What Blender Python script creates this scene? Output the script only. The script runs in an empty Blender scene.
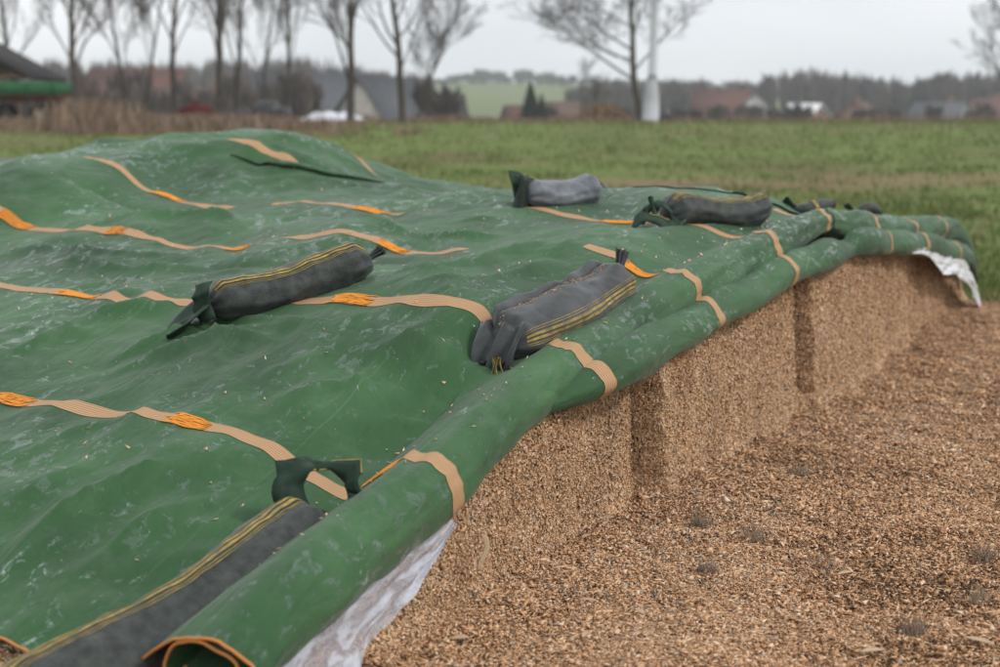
import bpy, math, random
import numpy as np
from mathutils import Vector
random.seed(7); rng = np.random.default_rng(7)
SC = bpy.context.scene
COL = SC.collection
R = math.radians

# ------------------------------------------------------------------ camera, sky, sun, exposure
FPX = 1389.0; CAMH = 1.75
PITCH = math.atan(225.5 / FPX)
cam = bpy.data.cameras.new('camera'); camo = bpy.data.objects.new('camera', cam); COL.objects.link(camo)
camo.location = (0, 0, CAMH); camo.rotation_euler = (math.pi/2 - PITCH, 0, 0)
cam.lens = 50.0; cam.sensor_width = 36.0; cam.clip_start = 0.05; cam.clip_end = 8000
cam.dof.use_dof = True; cam.dof.focus_distance = 5.5; cam.dof.aperture_fstop = 1.8
SC.camera = camo
SC.cycles.volume_bounces = 2
SUN_EL, SUN_AZ = 44.0, 118.0        # azimuth clockwise from the view direction
world = bpy.data.worlds.new('World'); SC.world = world; world.use_nodes = True
wn = world.node_tree; wn.nodes.clear()
def N(nt, t, **kw):
    n = nt.nodes.new(t)
    for k, v in kw.items():
        if k.startswith('i_'): n.inputs[int(k[2:])].default_value = v
        else: setattr(n, k, v)
    return n
sky = N(wn, 'ShaderNodeTexSky', sky_type='NISHITA', sun_disc=False)
sky.sun_elevation = R(SUN_EL); sky.sun_rotation = R(SUN_AZ); sky.air_density = 1.0; sky.dust_density = 3.0
bsky = N(wn, 'ShaderNodeBackground'); bsky.inputs[1].default_value = 0.10
wn.links.new(sky.outputs[0], bsky.inputs[0])
tc = N(wn, 'ShaderNodeTexCoord'); mp = N(wn, 'ShaderNodeMapping'); mp.inputs['Scale'].default_value = (1.2, 1.2, 5.0)
wn.links.new(tc.outputs['Generated'], mp.inputs[0])
cn = N(wn, 'ShaderNodeTexNoise'); cn.inputs['Scale'].default_value = 2.2; cn.inputs['Detail'].default_value = 4; cn.inputs['Roughness'].default_value = .45
wn.links.new(mp.outputs[0], cn.inputs[0])
cr = N(wn, 'ShaderNodeValToRGB'); cr.color_ramp.elements[0].position = .34; cr.color_ramp.elements[1].position = .66
cr.color_ramp.elements[0].color = (.82, .85, .90, 1); cr.color_ramp.elements[1].color = (1.04, 1.05, 1.08, 1)
wn.links.new(cn.outputs[0], cr.inputs[0])
bcl = N(wn, 'ShaderNodeBackground'); bcl.inputs[1].default_value = 1.0
wn.links.new(cr.outputs[0], bcl.inputs[0])
wm = N(wn, 'ShaderNodeMixShader'); wm.inputs[0].default_value = .93      # closed cloud cover over the sky
wn.links.new(bsky.outputs[0], wm.inputs[1]); wn.links.new(bcl.outputs[0], wm.inputs[2])
wo = N(wn, 'ShaderNodeOutputWorld'); wn.links.new(wm.outputs[0], wo.inputs[0])
sun = bpy.data.lights.new('sun', 'SUN'); sun.energy = 1.5; sun.angle = R(10); sun.color = (1, .96, .90)
suno = bpy.data.objects.new('sun', sun); COL.objects.link(suno)
sd = Vector((math.sin(R(SUN_AZ))*math.cos(R(SUN_EL)), math.cos(R(SUN_AZ))*math.cos(R(SUN_EL)), math.sin(R(SUN_EL))))
suno.rotation_euler = (-sd).to_track_quat('-Z', 'Y').to_euler(); suno.location = sd*60
SC.view_settings.view_transform = 'Standard'; SC.view_settings.look = 'None'
SC.view_settings.exposure = 0.20; SC.view_settings.gamma = 1.0; SC.view_settings.use_curve_mapping = False

# ------------------------------------------------------------------ frames of reference
cosp, sinp = math.cos(PITCH), math.sin(PITCH)
O3 = np.array([0, 0, CAMH])
def ray(px, py):
    u = (px-500)/FPX; v = -(py-333.5)/FPX
    return np.array([u, cosp+v*sinp, -sinp+v*cosp])
def at(px, py, Y):                      # point at world distance Y along the view
    d = ray(px, py); return O3 + d*(Y/d[1])
K = 0.5388; TH = math.atan(K)
SV = np.array([math.sin(TH), math.cos(TH)]); TV = np.array([-math.cos(TH), math.sin(TH)])
P0 = np.array([-2.5586 + K*4, 4.0])     # s runs along the cut face, t into the heap
def st2xy(s, t): return P0[0]+s*SV[0]+t*TV[0], P0[1]+s*SV[1]+t*TV[1]
def xy2st(x, y): return (x-P0[0])*SV[0]+(y-P0[1])*SV[1], (x-P0[0])*TV[0]+(y-P0[1])*TV[1]
def plane_s(px, py, s):
    d = ray(px, py); l = (s-(O3[:2]-P0)@SV)/(d[:2]@SV); w = O3+d*l
    return (w[:2]-P0)@TV, w[2]
def S3(s, t, z):
    s, t, z = np.broadcast_arrays(np.asarray(s, float), np.asarray(t, float), np.asarray(z, float))
    x, y = st2xy(s, t); return np.stack([x, y, z], -1)
def sstep(a, b, x):
    k = np.clip((np.asarray(x, float)-a)/(b-a), 0, 1); return k*k*(3-2*k)

# ------------------------------------------------------------------ numpy noise
_perm = rng.permutation(512); _ang = rng.random(512)*2*np.pi
def pnoise(x, y, seed=0):
    x = np.asarray(x, float)+seed*17.31; y = np.asarray(y, float)-seed*9.77
    xi = np.floor(x).astype(int); yi = np.floor(y).astype(int); xf = x-xi; yf = y-yi
    def g(ix, iy):
        return _ang[_perm[(_perm[ix & 511]+iy) & 511]]
    def dt(a, dx, dy): return np.cos(a)*dx+np.sin(a)*dy
    u = xf**3*(xf*(xf*6-15)+10); v = yf**3*(yf*(yf*6-15)+10)
    n00 = dt(g(xi, yi), xf, yf); n10 = dt(g(xi+1, yi), xf-1, yf)
    n01 = dt(g(xi, yi+1), xf, yf-1); n11 = dt(g(xi+1, yi+1), xf-1, yf-1)
    return 1.4*((n00*(1-u)+n10*u)*(1-v)+(n01*(1-u)+n11*u)*v)
def fbm(x, y, o=4, seed=0):
    r = 0; a = 1.; f = 1.
    for i in range(o): r = r+a*pnoise(x*f, y*f, seed+i*3); a *= .5; f *= 2.03
    return r
def worley(x, y, seed=0):
    xi = np.floor(x).astype(int); yi = np.floor(y).astype(int); best = np.full(np.shape(x), 9.)
    for dx in (-1, 0, 1):
        for dy in (-1, 0, 1):
            cx = xi+dx; cy = yi+dy; h = _perm[(_perm[(cx+seed*7) & 511]+cy) & 511]
            best = np.minimum(best, np.hypot(cx+(_ang[h]/6.2832)-x, cy+(_ang[(h*3+11) & 511]/6.2832)-y))
    return best
def ridged(x, y, seed=0): return 1-2*np.sqrt(pnoise(x, y, seed)**2+.0012)

# ------------------------------------------------------------------ mesh helpers
def raw(name, V, quads=None, tris=None, mat=None, parent=None, smooth=True, uv=None, tint=None, loc=None):
    V = np.asarray(V, np.float32).reshape(-1, 3)
    if loc is not None: V = V-np.asarray(loc, np.float32)
    me = bpy.data.meshes.new(name)
    nq = 0 if quads is None else len(quads); ntr = 0 if tris is None else len(tris)
    lv = []; 
    if nq: lv.append(np.asarray(quads, np.int32).ravel())
    if ntr: lv.append(np.asarray(tris, np.int32).ravel())
    lv = np.concatenate(lv).astype(np.int32)
    st = np.concatenate([np.arange(nq)*4, nq*4+np.arange(ntr)*3]).astype(np.int32)
    me.vertices.add(len(V)); me.vertices.foreach_set('co', V.ravel())
    me.loops.add(len(lv)); me.loops.foreach_set('vertex_index', lv)
    me.polygons.add(nq+ntr); me.polygons.foreach_set('loop_start', st)
    if smooth: me.polygons.foreach_set('use_smooth', np.ones(nq+ntr, bool))
    if uv is not None:
        ul = me.uv_layers.new(name='UVMap'); ul.data.foreach_set('uv', np.asarray(uv, np.float32).reshape(-1, 2)[lv].ravel())
    if tint is not None:
        a = me.attributes.new('tint', 'FLOAT', 'POINT'); a.data.foreach_set('value', np.asarray(tint, np.float32).ravel())
    me.update(calc_edges=True); me.validate()
    if mat: me.materials.append(mat)
    o = bpy.data.objects.new(name, me); COL.objects.link(o)
    if parent: o.parent = parent
    return o
def gridq(n, m, off=0, close=False):
    i, j = np.meshgrid(np.arange(n-1), np.arange(m if close else m-1), indexing='ij')
    j2 = (j+1) % m
    return (np.stack([i*m+j, i*m+j2, (i+1)*m+j2, (i+1)*m+j], -1).reshape(-1, 4)+off)
class MB:
    def __init__(self): self.V = []; self.Q = []; self.T = []; self.n = 0; self.U = []
    def add(self, V, Q=None, T=None):
        V = np.asarray(V, float).reshape(-1, 3); self.V.append(V)
        if Q is not None and len(Q): self.Q.append(np.asarray(Q)+self.n)
        if T is not None and len(T): self.T.append(np.asarray(T)+self.n)
        self.n += len(V); return self
    def box(self, c, size, rz=0, tilt=None):
        x, y, z = np.array(size)/2
        V = np.array([[sx*x, sy*y, sz*z] for sz in (-1, 1) for sy in (-1, 1) for sx in (-1, 1)])
        if tilt is not None: V = V@np.array(tilt).T
        ca, sa = math.cos(rz), math.sin(rz)
        V = np.stack([V[:, 0]*ca-V[:, 1]*sa, V[:, 0]*sa+V[:, 1]*ca, V[:, 2]], -1)+np.array(c)
        return self.add(V, [[0, 2, 3, 1], [4, 5, 7, 6], [0, 1, 5, 4], [2, 6, 7, 3], [0, 4, 6, 2], [1, 3, 7, 5]])
    def prism(self, poly, a, b):            # poly: 2D outline; a, b: functions to 3D
        n = len(poly); V = [a(p) for p in poly]+[b(p) for p in poly]
        self.add(V, [[i, (i+1) % n, n+(i+1) % n, n+i] for i in range(n)],
                 [[0, i+1, i] for i in range(1, n-1)]+[[n, n+i, n+i+1] for i in range(1, n-1)]); return self
    def tube(self, P, r, k=6, cap=True):
        P = np.asarray(P, float); n = len(P); r = np.broadcast_to(np.asarray(r, float), (n,))
        d = np.gradient(P, axis=0); d /= np.linalg.norm(d, axis=1)[:, None]+1e-9
        ref = np.array([0, 0, 1.]) if abs(d[0][2]) < .8 else np.array([1., 0, 0])
        a = np.cross(d, ref); a /= np.linalg.norm(a, axis=1)[:, None]+1e-9; b = np.cross(a, d)
        th = np.arange(k)/k*2*np.pi
        V = P[:, None]+r[:, None, None]*(np.cos(th)[None, :, None]*a[:, None]+np.sin(th)[None, :, None]*b[:, None])
        Q = gridq(n, k, close=True); T = []
        if cap: T = [[0, i, i+1] for i in range(1, k-1)]+[[(n-1)*k, (n-1)*k+i+1, (n-1)*k+i] for i in range(1, k-1)]
        return self.add(V, Q, T)
    def build(self, name, mat, parent=None, smooth=False, loc=None, tint=None):
        return raw(name, np.concatenate(self.V), np.concatenate(self.Q) if self.Q else None,
                   np.concatenate(self.T) if self.T else None, mat, parent, smooth, None, tint, loc)
def tag(o, label=None, cat=None, group=None, kind=None):
    for k, v in (('label', label), ('category', cat), ('group', group), ('kind', kind)):
        if v: o[k] = v
    return o
def empty(name, loc, label, cat, group=None):
    o = bpy.data.objects.new(name, None); COL.objects.link(o); o.location = [float(c) for c in loc]
    o.empty_display_size = .2
    return tag(o, label, cat, group)
def L(o): return np.array(o.location)

# ------------------------------------------------------------------ materials
def mat(name, base=(.5, .5, .5), rough=.7, spec=.3, noise=None, bump=None, metal=0, sheen=0):
    m = bpy.data.materials.new(name); m.use_nodes = True; nt = m.node_tree
    b = nt.nodes['Principled BSDF']; b.inputs['Base Color'].default_value = (*base, 1)
    b.inputs['Roughness'].default_value = rough; b.inputs['Specular IOR Level'].default_value = spec
    b.inputs['Metallic'].default_value = metal; b.inputs['Sheen Weight'].default_value = sheen
    if noise:       # (scale, colour2, lo, hi)
        t = N(nt, 'ShaderNodeTexCoord'); n = N(nt, 'ShaderNodeTexNoise'); n.inputs['Scale'].default_value = noise[0]; n.inputs['Detail'].default_value = 6
        n.inputs['Roughness'].default_value = .62
        nt.links.new(t.outputs['Object'], n.inputs[0])
        r = N(nt, 'ShaderNodeValToRGB'); r.color_ramp.elements[0].position = noise[2]; r.color_ramp.elements[1].position = noise[3]
        r.color_ramp.elements[0].color = (*base, 1); r.color_ramp.elements[1].color = (*noise[1], 1)
        nt.links.new(n.outputs[0], r.inputs[0]); nt.links.new(r.outputs[0], b.inputs['Base Color'])
    if bump:        # (scale, strength, distance)
        t = N(nt, 'ShaderNodeTexCoord'); n = N(nt, 'ShaderNodeTexNoise'); n.inputs['Scale'].default_value = bump[0]; n.inputs['Detail'].default_value = 5
        nt.links.new(t.outputs['Object'], n.inputs[0])
        u = N(nt, 'ShaderNodeBump'); u.inputs['Strength'].default_value = bump[1]; u.inputs['Distance'].default_value = bump[2]
        nt.links.new(n.outputs[0], u.inputs['Height']); nt.links.new(u.outputs[0], b.inputs['Normal'])
    return m
def ramp(nt, stops, interp='LINEAR'):
    r = N(nt, 'ShaderNodeValToRGB'); r.color_ramp.interpolation = interp
    e = r.color_ramp.elements
    while len(e) < len(stops): e.new(.5)
    for k, (p, c) in enumerate(stops): e[k].position = p; e[k].color = (*c, 1) if len(c) == 3 else c
    return r
def noise(nt, vec, scale, detail=4, rough=.55, dist=0):
    n = N(nt, 'ShaderNodeTexNoise'); n.inputs['Scale'].default_value = scale; n.inputs['Detail'].default_value = detail
    n.inputs['Roughness'].default_value = rough; n.inputs['Distortion'].default_value = dist
    nt.links.new(vec, n.inputs[0]); return n
def mapping(nt, vec, scale, rot=(0, 0, 0)):
    m = N(nt, 'ShaderNodeMapping'); m.inputs['Scale'].default_value = scale; m.inputs['Rotation'].default_value = rot
    nt.links.new(vec, m.inputs[0]); return m.outputs[0]
def mixc(nt, fac, a, b, blend='MIX'):
    m = N(nt, 'ShaderNodeMix', data_type='RGBA', blend_type=blend)
    for i, v in ((0, fac), (6, a), (7, b)):
        if hasattr(v, 'is_linked') or hasattr(v, 'node'): nt.links.new(v, m.inputs[i])
        else: m.inputs[i].default_value = v if i == 0 else (*v, 1)
    return m.outputs[2]
def mathn(nt, op, a, b=None):
    m = N(nt, 'ShaderNodeMath', operation=op)
    for i, v in enumerate((a, b)):
        if v is None: continue
        if hasattr(v, 'node'): nt.links.new(v, m.inputs[i])
        else: m.inputs[i].default_value = v
    return m.outputs[0]

def tarp_material():
    m = bpy.data.materials.new('tarp_green'); m.use_nodes = True; nt = m.node_tree; b = nt.nodes['Principled BSDF']
    uv = N(nt, 'ShaderNodeUVMap').outputs[0]
    big = noise(nt, uv, 1.1, 5, .6); fine = noise(nt, mapping(nt, uv, (1, 1, 1)), 60, 4, .7)
    base = ramp(nt, [(.3, (.0125, .046, .015)), (.5, (.026, .084, .027)), (.72, (.050, .134, .048))]); nt.links.new(big.outputs[0], base.inputs[0])
    dustn = noise(nt, uv, 3.2, 7, .68); dust = ramp(nt, [(.52, (0, 0, 0)), (.78, (.34, .34, .34))]); nt.links.new(dustn.outputs[0], dust.inputs[0])
    c1 = mixc(nt, dust.outputs[0], base.outputs[0], (.14, .21, .14))
    c1 = mixc(nt, .25, c1, fine.outputs[0], 'OVERLAY')
    # seam lines running along the heap and faint cross threads
    sep = N(nt, 'ShaderNodeSeparateXYZ'); nt.links.new(uv, sep.inputs[0])
    warp = noise(nt, uv, .7, 2, .5)
    vv = mathn(nt, 'ADD', sep.outputs[1], mathn(nt, 'MULTIPLY', warp.outputs[0], .12))
    fr = mathn(nt, 'FRACT', mathn(nt, 'MULTIPLY', vv, 1.37))
    seam = mathn(nt, 'LESS_THAN', fr, .006)
    seamb = mathn(nt, 'MULTIPLY', seam, noise(nt, uv, 2.3, 3).outputs[0])
    c1 = mixc(nt, mathn(nt, 'MULTIPLY', seamb, .18), c1, (.28, .34, .27))
    # wet film: irregular pools and droplets
    reg = noise(nt, uv, .85, 3, .5, .4)
    pool = noise(nt, mapping(nt, uv, (1, 1.25, 1)), 13.0, 7, .70, .7)
    drop = noise(nt, uv, 75, 3, .6)
    regr = ramp(nt, [(.40, (0, 0, 0)), (.60, (1, 1, 1))]); nt.links.new(reg.outputs[0], regr.inputs[0])
    s = mathn(nt, 'ADD', pool.outputs[0], mathn(nt, 'MULTIPLY', regr.outputs[0], .10))
    s = mathn(nt, 'ADD', s, mathn(nt, 'MULTIPLY', drop.outputs[0], .16))
    wet = ramp(nt, [(.712, (0, 0, 0)), (.730, (1, 1, 1))]); nt.links.new(s, wet.inputs[0])
    wetf = mathn(nt, 'MULTIPLY', wet.outputs[0], .42)
    c2 = mixc(nt, wetf, c1, (.020, .070, .036))
    res = noise(nt, mapping(nt, uv, (1.0, 1.35, 1)), 12, 8, .74, .9)       # pale dried residue, in clusters
    reg2 = noise(nt, mapping(nt, uv, (1, 1, 1), (0, 0, .6)), 1.5, 4, .6, .6); reg2r = ramp(nt, [(.47, (0, 0, 0)), (.64, (1, 1, 1))]); nt.links.new(reg2.outputs[0], reg2r.inputs[0])
    resr = ramp(nt, [(.645, (0, 0, 0)), (.67, (.50, .50, .50)), (.75, (.9, .9, .9))])
    nt.links.new(mathn(nt, 'ADD', res.outputs[0], mathn(nt, 'MULTIPLY', reg2r.outputs[0], .10)), resr.inputs[0])
    grit = noise(nt, uv, 70, 4, .7); gritr = ramp(nt, [(.44, (.12, .12, .12)), (.56, (1, 1, 1))]); nt.links.new(grit.outputs[0], gritr.inputs[0])
    c2 = mixc(nt, mathn(nt, 'MULTIPLY', mathn(nt, 'MULTIPLY', resr.outputs[0], reg2r.outputs[0]), gritr.outputs[0]), c2, (.34, .43, .39))
    stain = noise(nt, mapping(nt, uv, (.7, 1.2, 1)), 2.0, 7, .7, 1.2); stainr = ramp(nt, [(.52, (0, 0, 0)), (.66, (.22, .22, .22))]); nt.links.new(stain.outputs[0], stainr.inputs[0])
    c2 = mixc(nt, stainr.outputs[0], c2, (.085, .105, .070))
    nt.links.new(c2, b.inputs['Base Color'])
    rr = N(nt, 'ShaderNodeMapRange'); rr.inputs[3].default_value = .64; rr.inputs[4].default_value = .12
    nt.links.new(wet.outputs[0], rr.inputs[0]); nt.links.new(rr.outputs[0], b.inputs['Roughness'])
    sr = N(nt, 'ShaderNodeMapRange'); sr.inputs[3].default_value = .24; sr.inputs[4].default_value = .70; nt.links.new(wet.outputs[0], sr.inputs[0]); nt.links.new(sr.outputs[0], b.inputs['Specular IOR Level'])
    b.inputs['Sheen Weight'].default_value = .12; b.inputs['Sheen Roughness'].default_value = .5
    w1 = N(nt, 'ShaderNodeTexWave', wave_type='BANDS', bands_direction='X'); w1.inputs['Scale'].default_value = 90; nt.links.new(uv, w1.inputs[0])
    w2 = N(nt, 'ShaderNodeTexWave', wave_type='BANDS', bands_direction='Y'); w2.inputs['Scale'].default_value = 90; nt.links.new(uv, w2.inputs[0])
    wv = mathn(nt, 'MULTIPLY', w1.outputs['Fac'], w2.outputs['Fac'])
    crn = noise(nt, uv, 7, 5, .6, 1.0)
    crr = noise(nt, mapping(nt, uv, (.8, 1.5, 1), (0, 0, .45)), 1.9, 2, .5, 1.6); crs = noise(nt, mapping(nt, uv, (.9, 1.6, 1), (0, 0, -.6)), 4.2, 2, .5, 1.2)
    def crz(n_): return mathn(nt, 'SUBTRACT', 1.0, mathn(nt, 'POWER', mathn(nt, 'ABSOLUTE', mathn(nt, 'MULTIPLY', mathn(nt, 'SUBTRACT', n_.outputs[0], .5), 4.0)), .95))
    hsum = mathn(nt, 'ADD', mathn(nt, 'ADD', crz(crr), mathn(nt, 'MULTIPLY', crz(crs), .45)), mathn(nt, 'MULTIPLY', crn.outputs[0], .5))
    bm1 = N(nt, 'ShaderNodeBump'); bm1.inputs['Strength'].default_value = .32; bm1.inputs['Distance'].default_value = .022
    nt.links.new(hsum, bm1.inputs['Height'])
    bm = N(nt, 'ShaderNodeBump'); bm.inputs['Strength'].default_value = .22; bm.inputs['Distance'].default_value = .002
    nt.links.new(wv, bm.inputs['Height']); nt.links.new(bm1.outputs[0], bm.inputs['Normal'])
    bm2 = N(nt, 'ShaderNodeBump'); bm2.inputs['Strength'].default_value = .5; bm2.inputs['Distance'].default_value = .0015
    nt.links.new(wet.outputs[0], bm2.inputs['Height']); nt.links.new(bm.outputs[0], bm2.inputs['Normal'])
    nt.links.new(bm2.outputs[0], b.inputs['Normal'])
    return m
def band_material():
    m = bpy.data.materials.new('band_beige_orange'); m.use_nodes = True; nt = m.node_tree; b = nt.nodes['Principled BSDF']
    uv = N(nt, 'ShaderNodeUVMap').outputs[0]
    sep = N(nt, 'ShaderNodeSeparateXYZ'); nt.links.new(uv, sep.inputs[0])
    f = mathn(nt, 'PINGPONG', mathn(nt, 'MULTIPLY', sep.outputs[0], 6.5), .5)
    ln = ramp(nt, [(.10, (.22, .105, .045)), (.24, (.46, .275, .135))]); nt.links.new(f, ln.inputs[0])
    n = noise(nt, uv, 14, 5, .65); nr = ramp(nt, [(.35, (0, 0, 0)), (.75, (.6, .6, .6))]); nt.links.new(n.outputs[0], nr.inputs[0])
    nt.links.new(mixc(nt, nr.outputs[0], ln.outputs[0], (.40, .28, .17)), b.inputs['Base Color'])
    b.inputs['Roughness'].default_value = .6; b.inputs['Specular IOR Level'].default_value = .3
    return m
CHIP = [(0, (.045, .031, .022)), (.10, (.14, .080, .045)), (.22, (.37, .205, .105)), (.45, (.59, .365, .20)), (.68, (.73, .495, .305)),
        (.86, (.81, .61, .42)), (.93, (.85, .72, .56)), (.955, (.20, .185, .165)), (1, (.36, .33, .29))]
def chip_material(name, dark=1.0, hue=(1, 1, 1)):
    m = bpy.data.materials.new(name); m.use_nodes = True; nt = m.node_tree; b = nt.nodes['Principled BSDF']
    a = N(nt, 'ShaderNodeAttribute', attribute_name='tint')
    r = ramp(nt, [(p, tuple(k*dark*h for k, h in zip(c, hue))) for p, c in CHIP]); nt.links.new(a.outputs['Fac'], r.inputs[0]); nt.links.new(r.outputs[0], b.inputs['Base Color'])
    b.inputs['Roughness'].default_value = .75; b.inputs['Specular IOR Level'].default_value = .25
    return m
def silage_material(name, streak, dark=1.0):
    m = bpy.data.materials.new(name); m.use_nodes = True; nt = m.node_tree; b = nt.nodes['Principled BSDF']
    co = N(nt, 'ShaderNodeTexCoord').outputs['Object']
    v = N(nt, 'ShaderNodeTexVoronoi'); v.inputs['Scale'].default_value = 95; nt.links.new(mapping(nt, co, (1, 1, streak)), v.inputs[0])
    sx = N(nt, 'ShaderNodeSeparateColor'); nt.links.new(v.outputs['Color'], sx.inputs[0])
    r = ramp(nt, [(p, tuple(k*dark for k in c)) for p, c in CHIP]); nt.links.new(sx.outputs[0], r.inputs[0])
    big = noise(nt, mapping(nt, co, (1, 1, .35 if streak < 1 else 1)), 5, 5, .6)
    br = ramp(nt, [(.3, (.55, .52, .5)), (.7, (1.08, 1.04, 1.0))]); nt.links.new(big.outputs[0], br.inputs[0])
    nt.links.new(mixc(nt, 1.0, r.outputs[0], br.outputs[0], 'MULTIPLY'), b.inputs['Base Color'])
    b.inputs['Roughness'].default_value = .85; b.inputs['Specular IOR Level'].default_value = .2
    bm = N(nt, 'ShaderNodeBump'); bm.inputs['Strength'].default_value = .9; bm.inputs['Distance'].default_value = .012
    nt.links.new(v.outputs['Distance'], bm.inputs['Height']); nt.links.new(bm.outputs[0], b.inputs['Normal'])
    return m
def film_material(name, col, alpha, rough=.18):
    m = bpy.data.materials.new(name); m.use_nodes = True; nt = m.node_tree; b = nt.nodes['Principled BSDF']
    uv = N(nt, 'ShaderNodeUVMap').outputs[0]
    n = noise(nt, mapping(nt, uv, (.8, 1.6, 1)), 6, 4, .55, 1.4); r = ramp(nt, [(.44, (alpha[0],)*3), (.58, (alpha[1],)*3)]); nt.links.new(n.outputs[0], r.inputs[0])
    n2 = noise(nt, uv, 26, 5, .7); r2 = ramp(nt, [(.35, tuple(c*.66 for c in col)), (.7, col)]); nt.links.new(n2.outputs[0], r2.inputs[0])
    nt.links.new(r2.outputs[0], b.inputs['Base Color']); nt.links.new(r.outputs[0], b.inputs['Alpha'])
    b.inputs['Roughness'].default_value = rough; b.inputs['Specular IOR Level'].default_value = .7
    bm = N(nt, 'ShaderNodeBump'); bm.inputs['Strength'].default_value = .5; bm.inputs['Distance'].default_value = .01
    nt.links.new(n.outputs[0], bm.inputs['Height']); nt.links.new(bm.outputs[0], b.inputs['Normal'])
    return m
def tint_material(name, stops, rough=.8):
    m = bpy.data.materials.new(name); m.use_nodes = True; nt = m.node_tree; b = nt.nodes['Principled BSDF']
    a = N(nt, 'ShaderNodeAttribute', attribute_name='tint'); r = ramp(nt, stops)
    nt.links.new(a.outputs['Fac'], r.inputs[0]); nt.links.new(r.outputs[0], b.inputs['Base Color'])
    b.inputs['Roughness'].default_value = rough; b.inputs['Specular IOR Level'].default_value = .2
    return m
def ground_material():
    m = bpy.data.materials.new('field_ground'); m.use_nodes = True; nt = m.node_tree; b = nt.nodes['Principled BSDF']
    co = N(nt, 'ShaderNodeTexCoord').outputs['Object']
    n1 = noise(nt, co, .22, 6, .62); n2 = noise(nt, co, 2.6, 6, .7); n3 = noise(nt, mapping(nt, co, (.35, 1.6, 1)), .16, 4, .55)
    g = ramp(nt, [(.30, (.13, .105, .052)), (.48, (.120, .155, .046)), (.66, (.140, .195, .055))]); nt.links.new(n1.outputs[0], g.inputs[0])
    c = mixc(nt, .55, g.outputs[0], n2.outputs[0], 'OVERLAY')
    so = ramp(nt, [(.57, (0, 0, 0)), (.70, (1, 1, 1))]); nt.links.new(n3.outputs[0], so.inputs[0])
    soil = mixc(nt, n2.outputs[0], (.11, .075, .045), (.20, .145, .085))
    c = mixc(nt, mathn(nt, 'MULTIPLY', so.outputs[0], .8), c, soil)
    # the trodden bare strip along the field, 30 m out on the right
    sp = N(nt, 'ShaderNodeSeparateXYZ'); nt.links.new(co, sp.inputs[0])
    wob = mathn(nt, 'MULTIPLY', mathn(nt, 'SUBTRACT', noise(nt, co, .35, 4, .6).outputs[0], .5), 9.0)
    dy = mathn(nt, 'ABSOLUTE', mathn(nt, 'SUBTRACT', mathn(nt, 'ADD', sp.outputs[1], wob), 31.0))
    strip = N(nt, 'ShaderNodeMapRange', interpolation_type='SMOOTHSTEP'); strip.inputs[1].default_value = 2.6; strip.inputs[2].default_value = .9; nt.links.new(dy, strip.inputs[0])
    sx = N(nt, 'ShaderNodeMapRange', interpolation_type='SMOOTHSTEP'); sx.inputs[1].default_value = -2; sx.inputs[2].default_value = 3; nt.links.new(sp.outputs[0], sx.inputs[0])
    c = mixc(nt, mathn(nt, 'MULTIPLY', mathn(nt, 'MULTIPLY', strip.outputs[0], sx.outputs[0]), .6), c, (.21, .135, .085))
    nt.links.new(c, b.inputs['Base Color']); b.inputs['Roughness'].default_value = .95; b.inputs['Specular IOR Level'].default_value = .15
    bm = N(nt, 'ShaderNodeBump'); bm.inputs['Strength'].default_value = .7; bm.inputs['Distance'].default_value = .06
    nt.links.new(n2.outputs[0], bm.inputs['Height']); nt.links.new(bm.outputs[0], b.inputs['Normal'])
    return m
M_TARP = tarp_material(); M_BAND = band_material()
M_HEM = mat('hem_orange', (.55, .20, .045), .6, .3, (40, (.42, .20, .08), .4, .7))
M_THREAD = mat('thread_orange', (.80, .30, .025), .55, .35, (60, (.62, .25, .04), .4, .7))
M_BLACKHEM = mat('hem_black', (.012, .02, .015), .6, .3, (30, (.03, .045, .035), .4, .7))
M_BAG = mat('bag_dark', (.012, .017, .015), .55, .3, (22, (.050, .058, .053), .34, .70), (160, .5, .006), sheen=.15)
M_BAGC = mat('bag_grey', (.020, .024, .024), .55, .35, (7, (.074, .080, .086), .38, .72), (150, .35, .004), sheen=.2)
M_BAGD = mat('bag_pale', (.07, .078, .09), .5, .45, (6, (.165, .178, .20), .35, .68), (120, .3, .004), sheen=.2)
M_FLAP = mat('bag_flap_green', (.012, .030, .018), .6, .3, (14, (.030, .062, .040), .38, .72), (200, .3, .003))
M_YEL = mat('bag_yellow', (.38, .275, .06), .6, .3, (24, (.15, .12, .055), .36, .66))
M_CHIP = chip_material('silage_chip'); M_CHIPG = chip_material('silage_chip_floor', .92, (1.0, .925, .88)); M_SIL = silage_material('silage_cut', .8, 1.0); M_YARD = silage_material('silage_floor', 1.0, .62)
M_FILM = film_material('clear_film', (.60, .62, .70), (.42, .88), .07); M_WFILM = film_material('white_film', (.80, .81, .83), (.93, 1.0), .35)
M_GROUND = ground_material()
M_GRASS = tint_material('grass_blades', [(0, (.060, .075, .022)), (.40, (.120, .165, .042)), (.68, (.175, .216, .068)), (.85, (.26, .23, .11)), (1, (.32, .24, .14))])
M_DRY = tint_material('dry_grass', [(0, (.085, .060, .040)), (.5, (.235, .165, .115)), (1, (.40, .30, .215))])
M_BARK = mat('bark', (.050, .042, .036), .9, .15, (5, (.11, .094, .080), .35, .7), (14, .6, .03))
M_TWIG = mat('twigs', (.075, .062, .055), .9, .15, (3, (.11, .092, .080), .35, .7))
M_WOOD = tint_material('far_wood', [(0, (.075, .062, .064)), (.5, (.145, .112, .108)), (1, (.21, .17, .155))], .9)
M_CONIF = tint_material('conifer', [(0, (.010, .020, .014)), (1, (.035, .052, .034))], .85)

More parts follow.
